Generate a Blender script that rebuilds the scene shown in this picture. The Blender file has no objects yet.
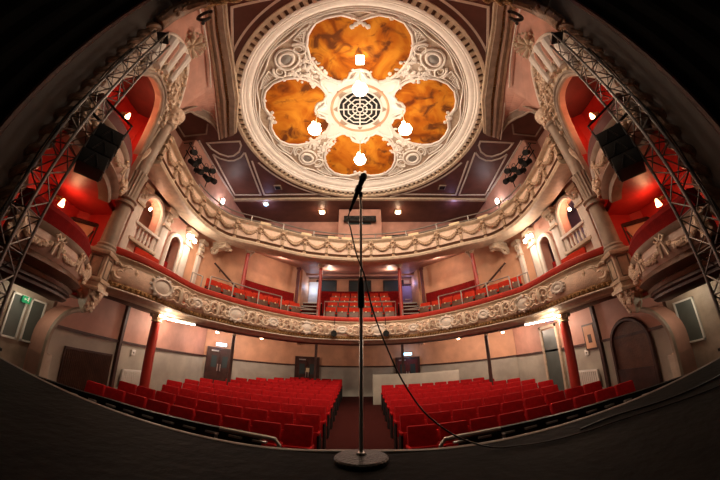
import bpy, bmesh, math, random
from mathutils import Vector, Matrix
random.seed(7)
PI = math.pi
SC = bpy.context.scene
COL = SC.collection
R = math.radians
def V(*a): return Vector(a)

# ------------------------------------------------------------------ materials
def mat(name, col, rough=.6, metal=0, bump=0, bscale=20, var=0, vscale=3, emit=None, estr=0, col2=None, coat=0, spec=None, detail=4):
    m = bpy.data.materials.new(name); m.use_nodes = True
    nt = m.node_tree; b = nt.nodes['Principled BSDF']
    b.inputs['Base Color'].default_value = (*col, 1)
    b.inputs['Roughness'].default_value = rough
    b.inputs['Metallic'].default_value = metal
    if spec is not None: b.inputs['Specular IOR Level'].default_value = spec
    if coat: b.inputs['Coat Weight'].default_value = coat
    tc = nt.nodes.new('ShaderNodeTexCoord')
    if var or col2:
        n = nt.nodes.new('ShaderNodeTexNoise'); n.inputs['Scale'].default_value = vscale; n.inputs['Detail'].default_value = detail
        nt.links.new(tc.outputs['Object'], n.inputs['Vector'])
        r = nt.nodes.new('ShaderNodeValToRGB')
        c2 = col2 or tuple(c*(1-var) for c in col)
        r.color_ramp.elements[0].position = .35; r.color_ramp.elements[1].position = .68
        r.color_ramp.elements[0].color = (*c2, 1); r.color_ramp.elements[1].color = (*col, 1)
        nt.links.new(n.outputs['Fac'], r.inputs['Fac']); nt.links.new(r.outputs['Color'], b.inputs['Base Color'])
    if bump:
        n = nt.nodes.new('ShaderNodeTexNoise'); n.inputs['Scale'].default_value = bscale; n.inputs['Detail'].default_value = 5
        nt.links.new(tc.outputs['Object'], n.inputs['Vector'])
        bp = nt.nodes.new('ShaderNodeBump'); bp.inputs['Strength'].default_value = bump; bp.inputs['Distance'].default_value = .03
        nt.links.new(n.outputs['Fac'], bp.inputs['Height']); nt.links.new(bp.outputs['Normal'], b.inputs['Normal'])
    if emit:
        b.inputs['Emission Color'].default_value = (*emit, 1); b.inputs['Emission Strength'].default_value = estr
    return m
M = dict(
 cream=mat('cream_plaster', (.62,.49,.36), .5, bump=.25, bscale=25, var=.25, vscale=6),
 relief=mat('relief_plaster', (.80,.67,.53), .45, bump=.4, bscale=40, col2=(.56,.40,.28), vscale=10),
 swag=mat('swag_plaster', (.56,.40,.27), .5, bump=.5, bscale=60, col2=(.28,.17,.10), vscale=20),
 panel=mat('warm_panel_plaster', (.74,.53,.40), .5, bump=.3, bscale=35, var=.2, vscale=8),
 pink=mat('pink_wall_paint', (.56,.29,.22), .6, bump=.1, bscale=8, var=.22, vscale=2.5),
 peach=mat('peach_wall_paint', (.70,.37,.22), .6, bump=.1, bscale=8, var=.22, vscale=2),
 taupe=mat('taupe_trim_paint', (.38,.30,.235), .5, bump=.15, bscale=20, var=.3, vscale=4),
 dado=mat('grey_dado_paint', (.46,.43,.36), .6, bump=.1, bscale=10, col2=(.36,.33,.28), vscale=2),
 dkwood=mat('dark_wood', (.065,.024,.018), .45, bump=.2, bscale=30, var=.5, vscale=5),
 wood=mat('brown_wood', (.13,.055,.03), .45, bump=.2, bscale=20, var=.4, vscale=4),
 boxp=mat('box_front_plaster', (.50,.34,.27), .5, bump=.2, bscale=30, var=.2, vscale=5),
 gold=mat('old_gold_moulding', (.44,.25,.10), .4, .35, bump=.9, bscale=30, col2=(.16,.08,.025), vscale=22),
 brown=mat('brown_ceiling_panel', (.15,.055,.042), .5, bump=.1, bscale=10, var=.3, vscale=2),
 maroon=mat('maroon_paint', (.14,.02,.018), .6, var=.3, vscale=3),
 redwall=mat('red_box_wallpaper', (.50,.018,.014), .5, bump=.1, bscale=30, var=.15, vscale=5),
 velvet=mat('red_velvet', (.24,.006,.006), .85, spec=.15, bump=.25, bscale=60, var=.25, vscale=9),
 seat=mat('red_seat_moquette', (.42,.006,.009), .85, spec=.15, bump=.2, bscale=90, var=.25, vscale=12),
 cseat=mat('scarlet_seat_moquette', (.48,.03,.012), .85, spec=.15, bump=.2, bscale=90, var=.2, vscale=12),
 rail=mat('scarlet_rail_padding', (.50,.028,.012), .6, bump=.2, bscale=60, var=.2, vscale=6),
 redcol=mat('red_column_paint', (.36,.03,.02), .35, var=.15, vscale=5),
 carpet=mat('dark_red_carpet', (.055,.009,.007), .95, bump=.4, bscale=120, col2=(.03,.005,.004), vscale=40, spec=.1),
 stage=mat('black_stage_paint', (.0022,.002,.0019), .8, bump=.3, bscale=14, col2=(.006,.005,.0045), vscale=4, detail=8, spec=.05),
 nosing=mat('pale_stage_nosing', (.24,.20,.17), .5, var=.3, vscale=8),
 black=mat('black_metal', (.006,.006,.006), .6, spec=.25),
 blackcloth=mat('black_drape', (.004,.004,.004), .95, spec=0),
 iron=mat('cast_iron', (.016,.014,.013), .45, .5, bump=.3, bscale=60, var=.3, vscale=10),
 chrome=mat('chrome_tube', (.75,.73,.70), .34, .85),
 steel=mat('aluminium_truss', (.17,.15,.14), .45, .9),
 dksteel=mat('dull_rail_metal', (.34,.31,.28), .4, .7),
 white=mat('white_enamel', (.72,.70,.66), .4),
 dullwhite=mat('white_plaster', (.74,.66,.58), .5, bump=.12, bscale=30, var=.12, vscale=7),
 domeb=mat('beige_dome_ground', (.46,.36,.27), .6, bump=.3, bscale=30, col2=(.34,.25,.18), vscale=12),
 domew=mat('white_dome_plaster', (.78,.72,.66), .5, bump=.10, bscale=25, var=.10, vscale=6),
 lilac=mat('lilac_wall_paint', (.30,.22,.36), .6, var=.2, vscale=3),
 reveal=mat('proscenium_reveal_paint', (.048,.036,.031), .6, var=.25, vscale=2),
 rope=mat('bronze_rope_moulding', (.20,.105,.06), .4, .2, bump=.5, bscale=20, var=.5, vscale=8),
 window=mat('dark_window_glass', (.05,.07,.07), .15, coat=.5),
 panelgrey=mat('grey_green_panel', (.10,.12,.11), .35, var=.2),
 cable=mat('black_rubber', (.006,.006,.006), .5),
 mesh_=mat('mic_grille', (.03,.03,.032), .35, .6, bump=.6, bscale=500),
 bulb=mat('warm_bulb', (1,.8,.6), .3, emit=(1,.62,.34), estr=40),
 shade=mat('opal_glass_lamp', (1,.95,.85), .3, emit=(1,.80,.58), estr=16),
 shadew=mat('frosted_lamp', (1,.95,.85), .3, emit=(1,.88,.74), estr=14),
 boxbulb=mat('box_lamp_glass', (1,.8,.5), .3, emit=(1,.50,.22), estr=9),
 tube=mat('tube_light_glass', (1,1,1), .3, emit=(1,.90,.72), estr=10),
 oyster=mat('oyster_lamp_glass', (1,1,1), .3, emit=(1,.88,.68), estr=5),
 exitgreen=mat('exit_sign_green', (0,.25,.10), .4, emit=(.0,.35,.14), estr=.12),
 exitblue=mat('exit_sign_lit', (.5,.8,1), .4, emit=(.35,.75,1), estr=5),
 bluelens=mat('blue_lamp_lens', (.1,.1,.9), .3, emit=(.05,.08,1), estr=2),
 plate=mat('brass_plate', (.8,.66,.4), .3, .3),
 grey=mat('grey_bezel', (.22,.20,.18), .5, var=.2),
 cushion=mat('cream_cushion', (.72,.58,.36), .7),
)
def painting(seed):
    m = bpy.data.materials.new('painted_cloud_canvas'); m.use_nodes = True
    nt = m.node_tree; b = nt.nodes['Principled BSDF']; b.inputs['Roughness'].default_value = .9; b.inputs['Specular IOR Level'].default_value = .1
    tc = nt.nodes.new('ShaderNodeTexCoord'); mp = nt.nodes.new('ShaderNodeMapping'); mp.inputs['Location'].default_value = (seed*3.1, seed*1.7, 0)
    nt.links.new(tc.outputs['Object'], mp.inputs['Vector'])
    n = nt.nodes.new('ShaderNodeTexNoise'); n.inputs['Scale'].default_value = .9; n.inputs['Detail'].default_value = 6; n.inputs['Distortion'].default_value = 1.2
    r = nt.nodes.new('ShaderNodeValToRGB'); e = r.color_ramp.elements
    e[0].position = .3; e[0].color = (.13,.026,.005,1); e[1].position = .66; e[1].color = (.56,.22,.020,1)
    x = e.new(.46); x.color = (.36,.095,.006,1)
    n2 = nt.nodes.new('ShaderNodeTexNoise'); n2.inputs['Scale'].default_value = 1.7; n2.inputs['Detail'].default_value = 5; n2.inputs['Distortion'].default_value = .8
    r2 = nt.nodes.new('ShaderNodeValToRGB'); f = r2.color_ramp.elements
    f[0].position = .52; f[0].color = (0,0,0,1); f[1].position = .66; f[1].color = (1,1,1,1)
    mx = nt.nodes.new('ShaderNodeMix'); mx.data_type = 'RGBA'; mx.inputs['B'].default_value = (.12,.035,.010,1)
    nt.links.new(mp.outputs[0], n.inputs['Vector']); nt.links.new(mp.outputs[0], n2.inputs['Vector'])
    nt.links.new(n.outputs['Fac'], r.inputs['Fac']); nt.links.new(n2.outputs['Fac'], r2.inputs['Fac'])
    nt.links.new(r.outputs[0], mx.inputs['A']); nt.links.new(r2.outputs[0], mx.inputs['Factor'])
    nt.links.new(mx.outputs['Result'], b.inputs['Base Color'])
    return m

# ------------------------------------------------------------------ mesh builder
class MB:
    def __init__(s): s.b = bmesh.new()
    def box(s, c, size, rot=None, bev=0):
        r = bmesh.ops.create_cube(s.b, size=1)['verts']
        mt = Matrix.Translation(Vector(c)) @ (rot.to_4x4() if rot else Matrix()) @ Matrix.Diagonal((*size, 1))
        bmesh.ops.transform(s.b, matrix=mt, verts=r)
        if bev:
            es = list({e for v in r for e in v.link_edges})
            bmesh.ops.bevel(s.b, geom=es, offset=bev, segments=2, affect='EDGES', profile=.6)
        return s
    def blob(s, c, size, rot=None, sub=1):
        r = bmesh.ops.create_icosphere(s.b, subdivisions=sub, radius=1)['verts']
        mt = Matrix.Translation(Vector(c)) @ (rot.to_4x4() if rot else Matrix()) @ Matrix.Diagonal((*size, 1))
        bmesh.ops.transform(s.b, matrix=mt, verts=r); return s
    def tube(s, pts, rad, n=8, cap=True, closed=False, flat=None):
        pts = [Vector(p) for p in pts]; N = len(pts)
        if not hasattr(rad, '__len__'): rad = [rad]*N
        rings = []; prev = None
        for i, p in enumerate(pts):
            a = pts[i-1] if (i > 0 or closed) else p
            c = pts[(i+1) % N] if (i < N-1 or closed) else p
            t = (c-a)
            if t.length < 1e-9: t = V(0,0,1)
            t.normalize()
            if prev is None:
                up = V(0,0,1) if abs(t.z) < .9 else V(1,0,0)
                x = t.cross(up).normalized()
            else:
                x = (prev - t*prev.dot(t))
                if x.length < 1e-6: x = t.orthogonal()
                x.normalize()
            prev = x; y = t.cross(x)
            rings.append([s.b.verts.new(p + (x*math.cos(2*PI*k/n) + y*math.sin(2*PI*k/n))*rad[i]) for k in range(n)])
        M_ = N if closed else N-1
        for i in range(M_):
            A = rings[i]; B = rings[(i+1) % N]
            for k in range(n):
                s.b.faces.new((A[k], A[(k+1) % n], B[(k+1) % n], B[k]))
        if cap and not closed:
            s.b.faces.new(rings[0][::-1]); s.b.faces.new(rings[-1])
        return s
    def lathe(s, c, prof, n=24, rot=None, flute=0, cap=True):
        c = Vector(c); rings = []
        for r, z in prof:
            ring = []
            for k in range(n):
                a = 2*PI*k/n; rr = r*(1 - (flute if k % 2 else 0))
                p = V(rr*math.cos(a), rr*math.sin(a), z)
                if rot: p = rot @ p
                ring.append(s.b.verts.new(c+p))
            rings.append(ring)
        for A, B in zip(rings, rings[1:]):
            for k in range(n): s.b.faces.new((A[k], A[(k+1) % n], B[(k+1) % n], B[k]))
        if cap:
            s.b.faces.new(rings[0][::-1]); s.b.faces.new(rings[-1])
        return s
    def poly(s, pts):
        s.b.faces.new([s.b.verts.new(Vector(p)) for p in pts]); return s
    def loft(s, rows, closed=False):
        g = [[s.b.verts.new(Vector(p)) for p in r] for r in rows]
        for A, B in zip(g, g[1:]):
            n = len(A)
            for k in range(n if closed else n-1):
                s.b.faces.new((A[k], A[(k+1) % n], B[(k+1) % n], B[k]))
        return s
    def prism(s, outline, mt, depth):
        # outline 2D in local xy, extruded along local z by depth
        a = [s.b.verts.new(mt @ V(x, y, 0)) for x, y in outline]
        b = [s.b.verts.new(mt @ V(x, y, depth)) for x, y in outline]
        n = len(a); s.b.faces.new(a[::-1]); s.b.faces.new(b)
        for k in range(n): s.b.faces.new((a[k], a[(k+1) % n], b[(k+1) % n], b[k]))
        return s
    def mirror(s, sg):
        if sg > 0: bmesh.ops.transform(s.b, matrix=Matrix.Diagonal((-1,1,1,1)), verts=s.b.verts)
        return s
    def build(s, name, m, parent=None, smooth=35, loc=None):
        bmesh.ops.recalc_face_normals(s.b, faces=s.b.faces)
        me = bpy.data.meshes.new(name)
        if loc is not None: bmesh.ops.translate(s.b, vec=-Vector(loc), verts=s.b.verts)
        elif parent is not None: bmesh.ops.translate(s.b, vec=-wloc(parent), verts=s.b.verts)
        s.b.to_mesh(me); s.b.free()
        me.materials.append(m)
        if smooth:
            me.shade_smooth(); me.set_sharp_from_angle(angle=R(smooth))
        o = bpy.data.objects.new(name, me); COL.objects.link(o)
        if parent is not None: o.parent = parent
        elif loc is not None: o.location = loc
        return o
def wloc(o):
    l = Vector(o.location)
    while o.parent: o = o.parent; l = l + Vector(o.location)
    return l
def tag(o, label=None, cat=None, group=None, kind=None):
    if label: o['label'] = label
    if cat: o['category'] = cat
    if group: o['group'] = group
    if kind: o['kind'] = kind
    return o
def thing(name, loc, label, cat, group=None):
    o = bpy.data.objects.new(name, None); COL.objects.link(o); o.location = loc; o.empty_display_size = .1
    return tag(o, label, cat, group)
def struct(mb, name, m, smooth=0): return tag(mb.build(name, m, smooth=smooth), kind='structure')
SIDES = ((-1, 'left'), (1, 'right'))       # builders work on the left half (x<0); MB.mirror flips for the right
def px(p, s): return V(-p[0], p[1], p[2]) if s > 0 else V(*p)
def copy_tree(o, parent=None):
    c = o.copy(); COL.objects.link(c)
    if parent is not None: c.parent = parent
    for ch in [k for k in ALLK.get(o, [])]: copy_tree(ch, c)
    return c
ALLK = {}
def note(root):
    ks = [k for k in COL.objects if k.parent == root]; ALLK[root] = ks
    for k in ks: note(k)
    return root

# light helpers (modelled lamps and added fill lights)
def point(loc, e, col=(1,.74,.57), r=.08, name='lamp_or_fill'):
    l = bpy.data.lights.new(name, 'POINT'); l.energy = e; l.color = col; l.shadow_soft_size = r
    o = bpy.data.objects.new(name, l); COL.objects.link(o); o.location = loc; return o
def spot(loc, to, e, ang=60, col=(1,.8,.6), r=.1):
    l = bpy.data.lights.new('spot_light', 'SPOT'); l.energy = e; l.color = col; l.shadow_soft_size = r; l.spot_size = R(ang); l.spot_blend = .6
    o = bpy.data.objects.new('spot_light', l); COL.objects.link(o); o.location = loc
    o.rotation_euler = (Vector(to)-Vector(loc)).to_track_quat('-Z', 'Y').to_euler(); return o

# ------------------------------------------------------------------ path tools
def catmull(P, n=6):
    P = [Vector(p) for p in P]; out = []
    for i in range(len(P)-1):
        p0 = P[max(i-1,0)]; p1 = P[i]; p2 = P[i+1]; p3 = P[min(i+2,len(P)-1)]
        for k in range(n):
            t = k/n
            out.append(.5*((2*p1)+(p2-p0)*t+(2*p0-5*p1+4*p2-p3)*t*t+(3*p1-p0-3*p2+p3)*t**3))
    out.append(P[-1]); return out
def sym(P):  # left half path -> full path
    return [V(p[0],p[1],0) for p in P] + [V(-p[0],p[1],0) for p in reversed(P[:-1])]
def normals(P):
    N = []
    for i in range(len(P)):
        a = P[max(i-1,0)]; c = P[min(i+1,len(P)-1)]; t = (c-a).normalized(); N.append(V(t.y,-t.x,0))
    return N
def resample(P, step):
    L = [0]
    for a, b in zip(P, P[1:]): L.append(L[-1]+(b-a).length)
    n = max(2, round(L[-1]/step)); out = []
    for k in range(n+1):
        d = L[-1]*k/n; i = 0
        while i < len(L)-2 and L[i+1] < d: i += 1
        out.append(P[i].lerp(P[i+1], (d-L[i])/max(1e-9, L[i+1]-L[i])))
    return out
def sweep(mb, P, prof, closed=True):
    N = normals(P)
    rows = [[p + n*o + V(0,0,z) for o, z in prof] for p, n in zip(P, N)]
    mb.loft(rows, closed=closed)
    if closed:
        mb.poly(rows[0][::-1]); mb.poly(rows[-1])
    return mb
def frames(P, step, off=0):
    Q = resample(P, step); N = normals(Q)
    return [(Q[i], N[i]) for i in range(len(Q))]
def fmat(p, n, z):   # local x along path, y up, z outwards
    t = V(-n.y, n.x, 0)
    return Matrix(((t.x,0,n.x,p.x),(t.y,0,n.y,p.y),(t.z,1,n.z,z),(0,0,0,1)))

# ================================================================== SETTING
CL = [(-5.45,4.15),(-4.98,4.75),(-4.82,5.5),(-4.80,6.3),(-4.70,6.95),(-4.32,7.6),(-3.85,8.35),(-3.1,9.3),(-2.1,10.3),(-1.0,10.72),(0,10.85)]
UL = [(-5.5,4.25),(-5.72,5.3),(-5.88,6.6),(-5.82,7.7),(-5.55,8.5),(-5.15,9.0),(-4.3,9.45),(-3.4,10.0),(-2.4,10.55),(-1.2,10.88),(0,11.0)]
PC = catmull(sym(CL), 5); PU = catmull(sym(UL), 5)
ZF = -1.3
def floor_z(y): return -1.36 + .26*max(0, min(1, (y-4.5)/8.6))
BW = [(-6.6,11.1),(-5.4,12.1),(-4.4,12.9),(-3.0,13.7),(-1.5,14.2),(0,14.35)]
BWF = sym(BW)
# stalls floor
mb = MB(); ys = [1.5,3.5,4.5,6,8,10,12,15]
mb.loft([[(-6.7,y,floor_z(y)),(6.7,y,floor_z(y)),(6.7,y,floor_z(y)-.12),(-6.7,y,floor_z(y)-.12)] for y in ys], closed=True)
struct(mb, 'floor', M['carpet'])
# stalls side walls: pink over grey dado with dark rail, skirting
for s, side in SIDES:
    mb = MB().box((-6.68,7.75,-.55),(.14,7.1,1.75)).mirror(s); w = struct(mb, 'wall_%s_dado' % side, M['dado'])
    mb = MB().box((-6.68,7.75,1.1),(.14,7.1,1.55)).mirror(s); struct(mb, 'wall_%s' % side, M['pink'])
    mb = MB().box((-6.58,7.75,.36),(.07,7.1,.07)).mirror(s); struct(mb, 'trim_%d' % (1 if s < 0 else 2), M['dkwood'])
    mb = MB().box((-6.585,7.75,-1.2),(.05,7.1,.2)).mirror(s); struct(mb, 'baseboard_%s' % side, M['dkwood'])
def wallstrip(P, z0, z1, th, name, m):
    mb = MB(); N = normals(P)
    mb.loft([[p+V(0,0,z0), p+V(0,0,z1), p-n*th+V(0,0,z1), p-n*th+V(0,0,z0)] for p, n in zip(P, N)], closed=True)
    return struct(mb, name, m)
BWS = resample(BWF, .5)
wallstrip(BWS, -1.5, .36, .15, 'wall_back_dado', M['dado'])
wallstrip(BWS, .36, 1.95, .15, 'wall_back', M['peach'])
mb = MB(); sweep(mb, BWS, [(0,.33),(.04,.33),(.04,.40),(0,.40)]); struct(mb, 'trim_3', M['dkwood'])

# circle level walls and floors ------------------------------------------------
CWL = [(-6.3,4.2),(-6.3,5.2),(-6.3,6.2),(-6.3,7.2),(-6.3,8.2),(-6.25,8.9),(-5.95,9.7),(-5.35,10.4),(-4.7,11.2),(-3.85,12.2),(-3.05,13.1)]
# soffit under the circle: between front path and the stalls walls
def strip(A, B, za, zb, th, name, m, n=60):
    A = resample(A, 1e9 if 0 else max(.01, plen(A)/n)); B = resample(B, max(.01, plen(B)/n))
    k = min(len(A), len(B)); mb = MB(); rows = []
    for i in range(k):
        a = A[i]; b = B[i]
        rows.append([a+V(0,0,za), a.lerp(b,.5)+V(0,0,(za+zb)/2), b+V(0,0,zb), b+V(0,0,zb+th), a+V(0,0,za+th)])
    mb.loft(rows, closed=True); mb.poly(rows[0]); mb.poly(rows[-1]); return struct(mb, name, m)
def plen(P): return sum((b-a).length for a, b in zip(P, P[1:]))
SOL = [V(-6.6,4.2,0),V(-6.6,7.5,0)] + [V(x,y,0) for x, y in BW]
SOL = SOL + [V(-p.x,p.y,0) for p in reversed(SOL[:-1])]
strip(PC, SOL, 1.36, 1.78, .1, 'ceiling_stalls', M['wood'])
# circle side walls with arch, door and pilasters
def arch_pts(y0, y1, z0, zs, n=12):
    c = (y0+y1)/2; r = (y1-y0)/2
    return [(y0,z0)] + [(c - r*math.cos(PI*k/n), zs + r*math.sin(PI*k/n)) for k in range(n+1)] + [(y1,z0)]
for s, side in SIDES:
    X = -6.3
    def yz(pts): return [(X,y,z) for y, z in pts]
    mb = MB()
    # wall built around an arched opening (5.35..6.25) and a doorway (6.95..7.55)
    def holewall(y0, y1, ya, yb, zb, zs, top):
        A = arch_pts(ya, yb, zb, zs)
        cy = (ya+yb)/2
        out = []
        for (y, z) in A:
            if y <= ya+1e-6 and z <= zs: out.append((y0, z))
            elif y >= yb-1e-6 and z <= zs: out.append((y1, z))
            else:
                dy = y-cy; dz = z-zs
                k = min((y1-cy)/dy if dy > 1e-6 else 1e9, (y0-cy)/dy if dy < -1e-6 else 1e9, (top-zs)/dz if dz > 1e-6 else 1e9)
                out.append((cy+dy*k, zs+dz*k))
        mb.loft([yz(A), yz(out)])
        mb.loft([yz(A), [(X-.35,y,z) for y, z in A]])
        # corners
        mb.poly(yz([(y0,top),(y0,zs+ (top-zs)*.0),(y0+.001,top)])) if 0 else None
    holewall(5.0,6.6, 5.35,6.2, 3.05,4.15,4.9)
    mb.poly(yz([(5.0,1.4),(6.6,1.4),(6.6,3.05),(5.0,3.05)]))
    holewall(6.6,7.9, 6.95,7.55, 1.4,3.75,4.9)
    mb.poly(yz([(4.2,1.4),(5.0,1.4),(5.0,4.9),(4.2,4.9)]))
    for (a, b, zs) in ((5.0,6.6,4.15),(6.6,7.9,3.75)):
        mb.poly([(X+.001,a,zs),(X+.001,a,4.9),(X+.001,a+.36,4.9)]); mb.poly([(X+.001,b,zs),(X+.001,b,4.9),(X+.001,b-.36,4.9)])
    mb.mirror(s); struct(mb, 'wall_circle_%s' % side, M['pink'])
    # the lobby behind the openings
    mb = MB().box((-7.6,6.3,3.1),(.1,4.4,3.6)).box((-7.0,4.35,3.1),(1.3,.1,3.6)).box((-7.0,8.3,3.1),(1.3,.1,3.6)).box((-7.0,6.3,4.75),(1.4,4.2,.1)).mirror(s)
    struct(mb, 'wall_lobby_%s' % side, M['lilac'] if s > 0 else M['pink'])
    # rear curved wall of the circle
    P = [V(x,y,0) for x, y in CWL[4:]]
    P = catmull(P, 4)
    mb = MB(); mb.loft([[p+V(0,0,1.6), p+V(0,0,5.25)] for p in P]); mb.mirror(s); struct(mb, 'wall_circle_rear_%s' % side, M['peach'])
    # wing wall at the end of the centre block
    mb = MB().box((-3.02,14.1,3.3),(.1,2.1,3.9)).mirror(s); struct(mb, 'wall_circle_wing_%s' % side, M['peach'])
mb = MB().box((0,15.15,3.4),(6.1,.12,3.8)); struct(mb, 'wall_circle_back', M['peach'])
# ceiling over the circle (soffit of the upper circle), outer edge along walls
OUTC = [V(-6.9,4.2,0),V(-6.9,8.2,0),V(-6.6,9.6,0),V(-5.4,11.3,0),V(-3.4,14.0,0),V(-3.0,15.2,0),V(0,15.2,0)]
OUTC = OUTC + [V(-p.x,p.y,0) for p in reversed(OUTC[:-1])]
strip(PU, OUTC, 4.76, 5.36, .12, 'ceiling_circle', M['pink'])
# upper circle walls
for s, side in SIDES:
    mb = MB().box((-7.0,9.2,6.9),(.1,4.6,3.4)).box((-7.7,5.5,6.9),(.1,2.8,3.4)).box((-7.35,6.93,6.9),(.75,.1,3.4)).box((-7.1,12.7,6.9),(.1,2.8,3.4)).mirror(s)
    struct(mb, 'wall_upper_%s' % side, M['pink'])
mb = MB().box((0,14.0,6.9),(14.3,.12,3.6)); struct(mb, 'wall_upper_back', M['pink'])
mb = MB().box((0,12.72,8.55),(14.2,2.5,.1)); struct(mb, 'ceiling_upper_circle', M['brown'])
UO = [V(-7.0,4.25,0),V(-7.0,9,0),V(-7.0,13.9,0),V(0,13.9,0)]; UO += [V(-p.x,p.y,0) for p in reversed(UO[:-1])]
strip(PU, UO, 5.35, 5.9, .05, 'floor_upper_circle', M['maroon'])

# ---------------------------------------------------------------- main ceiling with dome hole
ZC = 8.5; DC = V(0,6.5,0); RO = 4.74
def rect_hit(a, x0=-7.7, x1=7.7, y0=1.35, y1=11.45):
    dx, dy = math.cos(a), math.sin(a); t = 1e9
    if dx > 1e-9: t = min(t, (x1)/dx)
    if dx < -1e-9: t = min(t, x0/dx)
    if dy > 1e-9: t = min(t, (y1-6.5)/dy)
    if dy < -1e-9: t = min(t, (y0-6.5)/dy)
    return V(dx*t, 6.5+dy*t, 0)
angs = sorted(set([2*PI*k/96 for k in range(96)] + [math.atan2(y-6.5, x) % (2*PI) for x in (-7.7,7.7) for y in (1.35,11.45)]))
mb = MB(); mb.loft([[V(RO*math.cos(a), 6.5+RO*math.sin(a), z) for a in angs+[angs[0]]] if 0 else [V(RO*math.cos(a), 6.5+RO*math.sin(a), ZC) for a in angs], [rect_hit(a)+V(0,0,ZC) for a in angs]], closed=True)
struct(mb, 'ceiling', M['brown'])
def flatline(mb, pts, w=.07, z0=ZC-.035, z1=ZC+.01, closed=False):
    pts = [V(p[0],p[1],0) for p in pts]; n = len(pts); rows = []
    for i in range(n):
        a = pts[i-1] if (i or closed) else pts[i]; c = pts[(i+1) % n] if (i < n-1 or closed) else pts[i]
        t1 = (pts[i]-a); t2 = (c-pts[i])
        t1 = t1.normalized() if t1.length > 1e-6 else t2.normalized(); t2 = t2.normalized() if t2.length > 1e-6 else t1
        t = (t1+t2).normalized(); nn = V(t.y,-t.x,0); k = 1/max(.4, abs(nn.dot(V(t1.y,-t1.x,0))))
        rows.append([pts[i]-nn*w/2*k+V(0,0,z0), pts[i]+nn*w/2*k+V(0,0,z0), pts[i]+nn*w/2*k+V(0,0,z1), pts[i]-nn*w/2*k+V(0,0,z1)])
    if closed: rows.append(rows[0])
    mb.loft(rows, closed=True); return mb
def arc(cx, cy, r, a0, a1, n=16, ry=None): return [(cx+r*math.cos(R(a0+(a1-a0)*k/n)), cy+(ry or r)*math.sin(R(a0+(a1-a0)*k/n))) for k in range(n+1)]
tn = 4
for s, side in SIDES:
    mb = MB()
    flatline(mb, [(-6.58,7.85)] + [(x,y) for x, y in arc(-5.82,7.85,.76,180,0,12,.0)[:0]] + [(-6.75,11.0),(-5.25,11.05),(-5.0,7.85)])
    flatline(mb, arc(-5.79,7.78,.80,175,5,14,-.34) if 0 else [(-6.58,7.85),(-6.35,8.15),(-6.0,8.33),(-5.7,8.33),(-5.3,8.15),(-5.0,7.85)])
    flatline(mb, [(-6.55,7.15),(-5.0,7.2),(-5.02,7.45),(-5.25,7.8),(-5.6,8.02),(-5.9,8.05),(-6.25,7.85),(-6.5,7.5)], closed=True)
    flatline(mb, [(-4.85,8.4),(-5.05,11.05),(-1.6,11.05)])
    flatline(mb, arc(0,6.5,5.02,156,108,16))
    flatline(mb, [(-6.9,6.95),(-6.92,11.3)], .1)
    flatline(mb, [(-4.6,4.0),(-4.35,2.1),(-1.6,1.75)] if 0 else [(-4.0,3.6),(-3.55,2.0),(-2.1,1.9)])
    flatline(mb, arc(0,6.5,5.02,216,245,12))
    mb.mirror(s); struct(mb, 'trim_%d' % tn, M['dullwhite']); tn += 1
mb = MB().box((0,11.42,ZC-.05),(13.9,.16,.14)); struct(mb, 'trim_%d' % tn, M['cream']); tn += 1

# ribs beside the dome
RIB_O = [V(-4.25,1.5,0),V(-4.32,2.0,0),V(-4.45,2.5,0),V(-4.72,3.7,0),V(-5.12,5.1,0),V(-5.7,6.9,0)]
def rib_in(k): return [V(-3.6,1.5,0),V(-3.68,2.0,0),V(-3.8,2.5,0),V(-3.98,3.7,0),V(-4.28,5.1,0),V(-4.92,6.65,0)][k]
for s, side in SIDES:
    for nm, f0, f1, zz, m in (('a',0,.12,8.36,'cream'),('b',.12,.30,8.40,'taupe'),('c',.30,.42,8.34,'dullwhite'),('d',.42,.60,8.42,'gold'),('e',.60,.88,8.30,'taupe'),('f',.88,1,8.36,'cream')):
        mb = MB(); rows = []
        for k in range(6):
            a = RIB_O[k].lerp(rib_in(k), f0); b = RIB_O[k].lerp(rib_in(k), f1)
            rows.append([a+V(0,0,zz), b+V(0,0,zz), b+V(0,0,8.52), a+V(0,0,8.52)])
        mb.loft(rows, closed=True); mb.poly(rows[0]); mb.poly(rows[-1])
        if nm == 'd':
            Q = resample([RIB_O[k].lerp(rib_in(k), .51) for k in range(6)], .085)
            for q in Q: mb.box(q+V(0,0,8.40), (.085,.045,.05))
        mb.mirror(s); struct(mb, 'trim_%d' % tn, M[m]); tn += 1

# ---------------------------------------------------------------- the dome
def zd(r): return 8.9 + .57*(1-(min(r,4.1)/4.1)**2)
dome = thing('ceiling_dome', (0,6.5,8.5), 'large round painted plaster ceiling dome with four orange canvases', 'ceiling dome')
def ring(prof, m, name, parent=dome, n=128):
    mb = MB(); mb.loft([[V(r*math.cos(2*PI*k/n), 6.5+r*math.sin(2*PI*k/n), z) for k in range(n)] for r, z in prof], closed=True)
    return mb.build(name, m, parent, smooth=40)
ring([(4.06,8.9),(4.10,8.84),(4.14,8.86),(4.17,8.80),(4.24,8.74),(4.33,8.72),(4.36,8.66),(4.40,8.66),(4.43,8.58),(4.50,8.56),(4.52,8.56)], M['domew'], 'moulded_ring')
dr = ring([(4.50,8.60),(4.72,8.60)], M['wood'], 'dentil_ring')
mb = MB(); mb.loft([[V(r*math.cos(2*PI*k/128), 6.5+r*math.sin(2*PI*k/128), z) for k in range(128)] for r, z in ((4.57,8.602),(4.63,8.602))], closed=True)
for k in range(116):
    a = 2*PI*k/116; mb.box((4.60*math.cos(a), 6.5+4.60*math.sin(a), 8.56), (.18,.12,.10), Matrix.Rotation(a,3,'Z'))
mb.build('dentils', M['cream'], dr, smooth=0)
ring([(4.69,8.60),(4.69,8.46),(4.80,8.44),(4.82,8.51)], M['cream'], 'outer_fillet')
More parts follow.
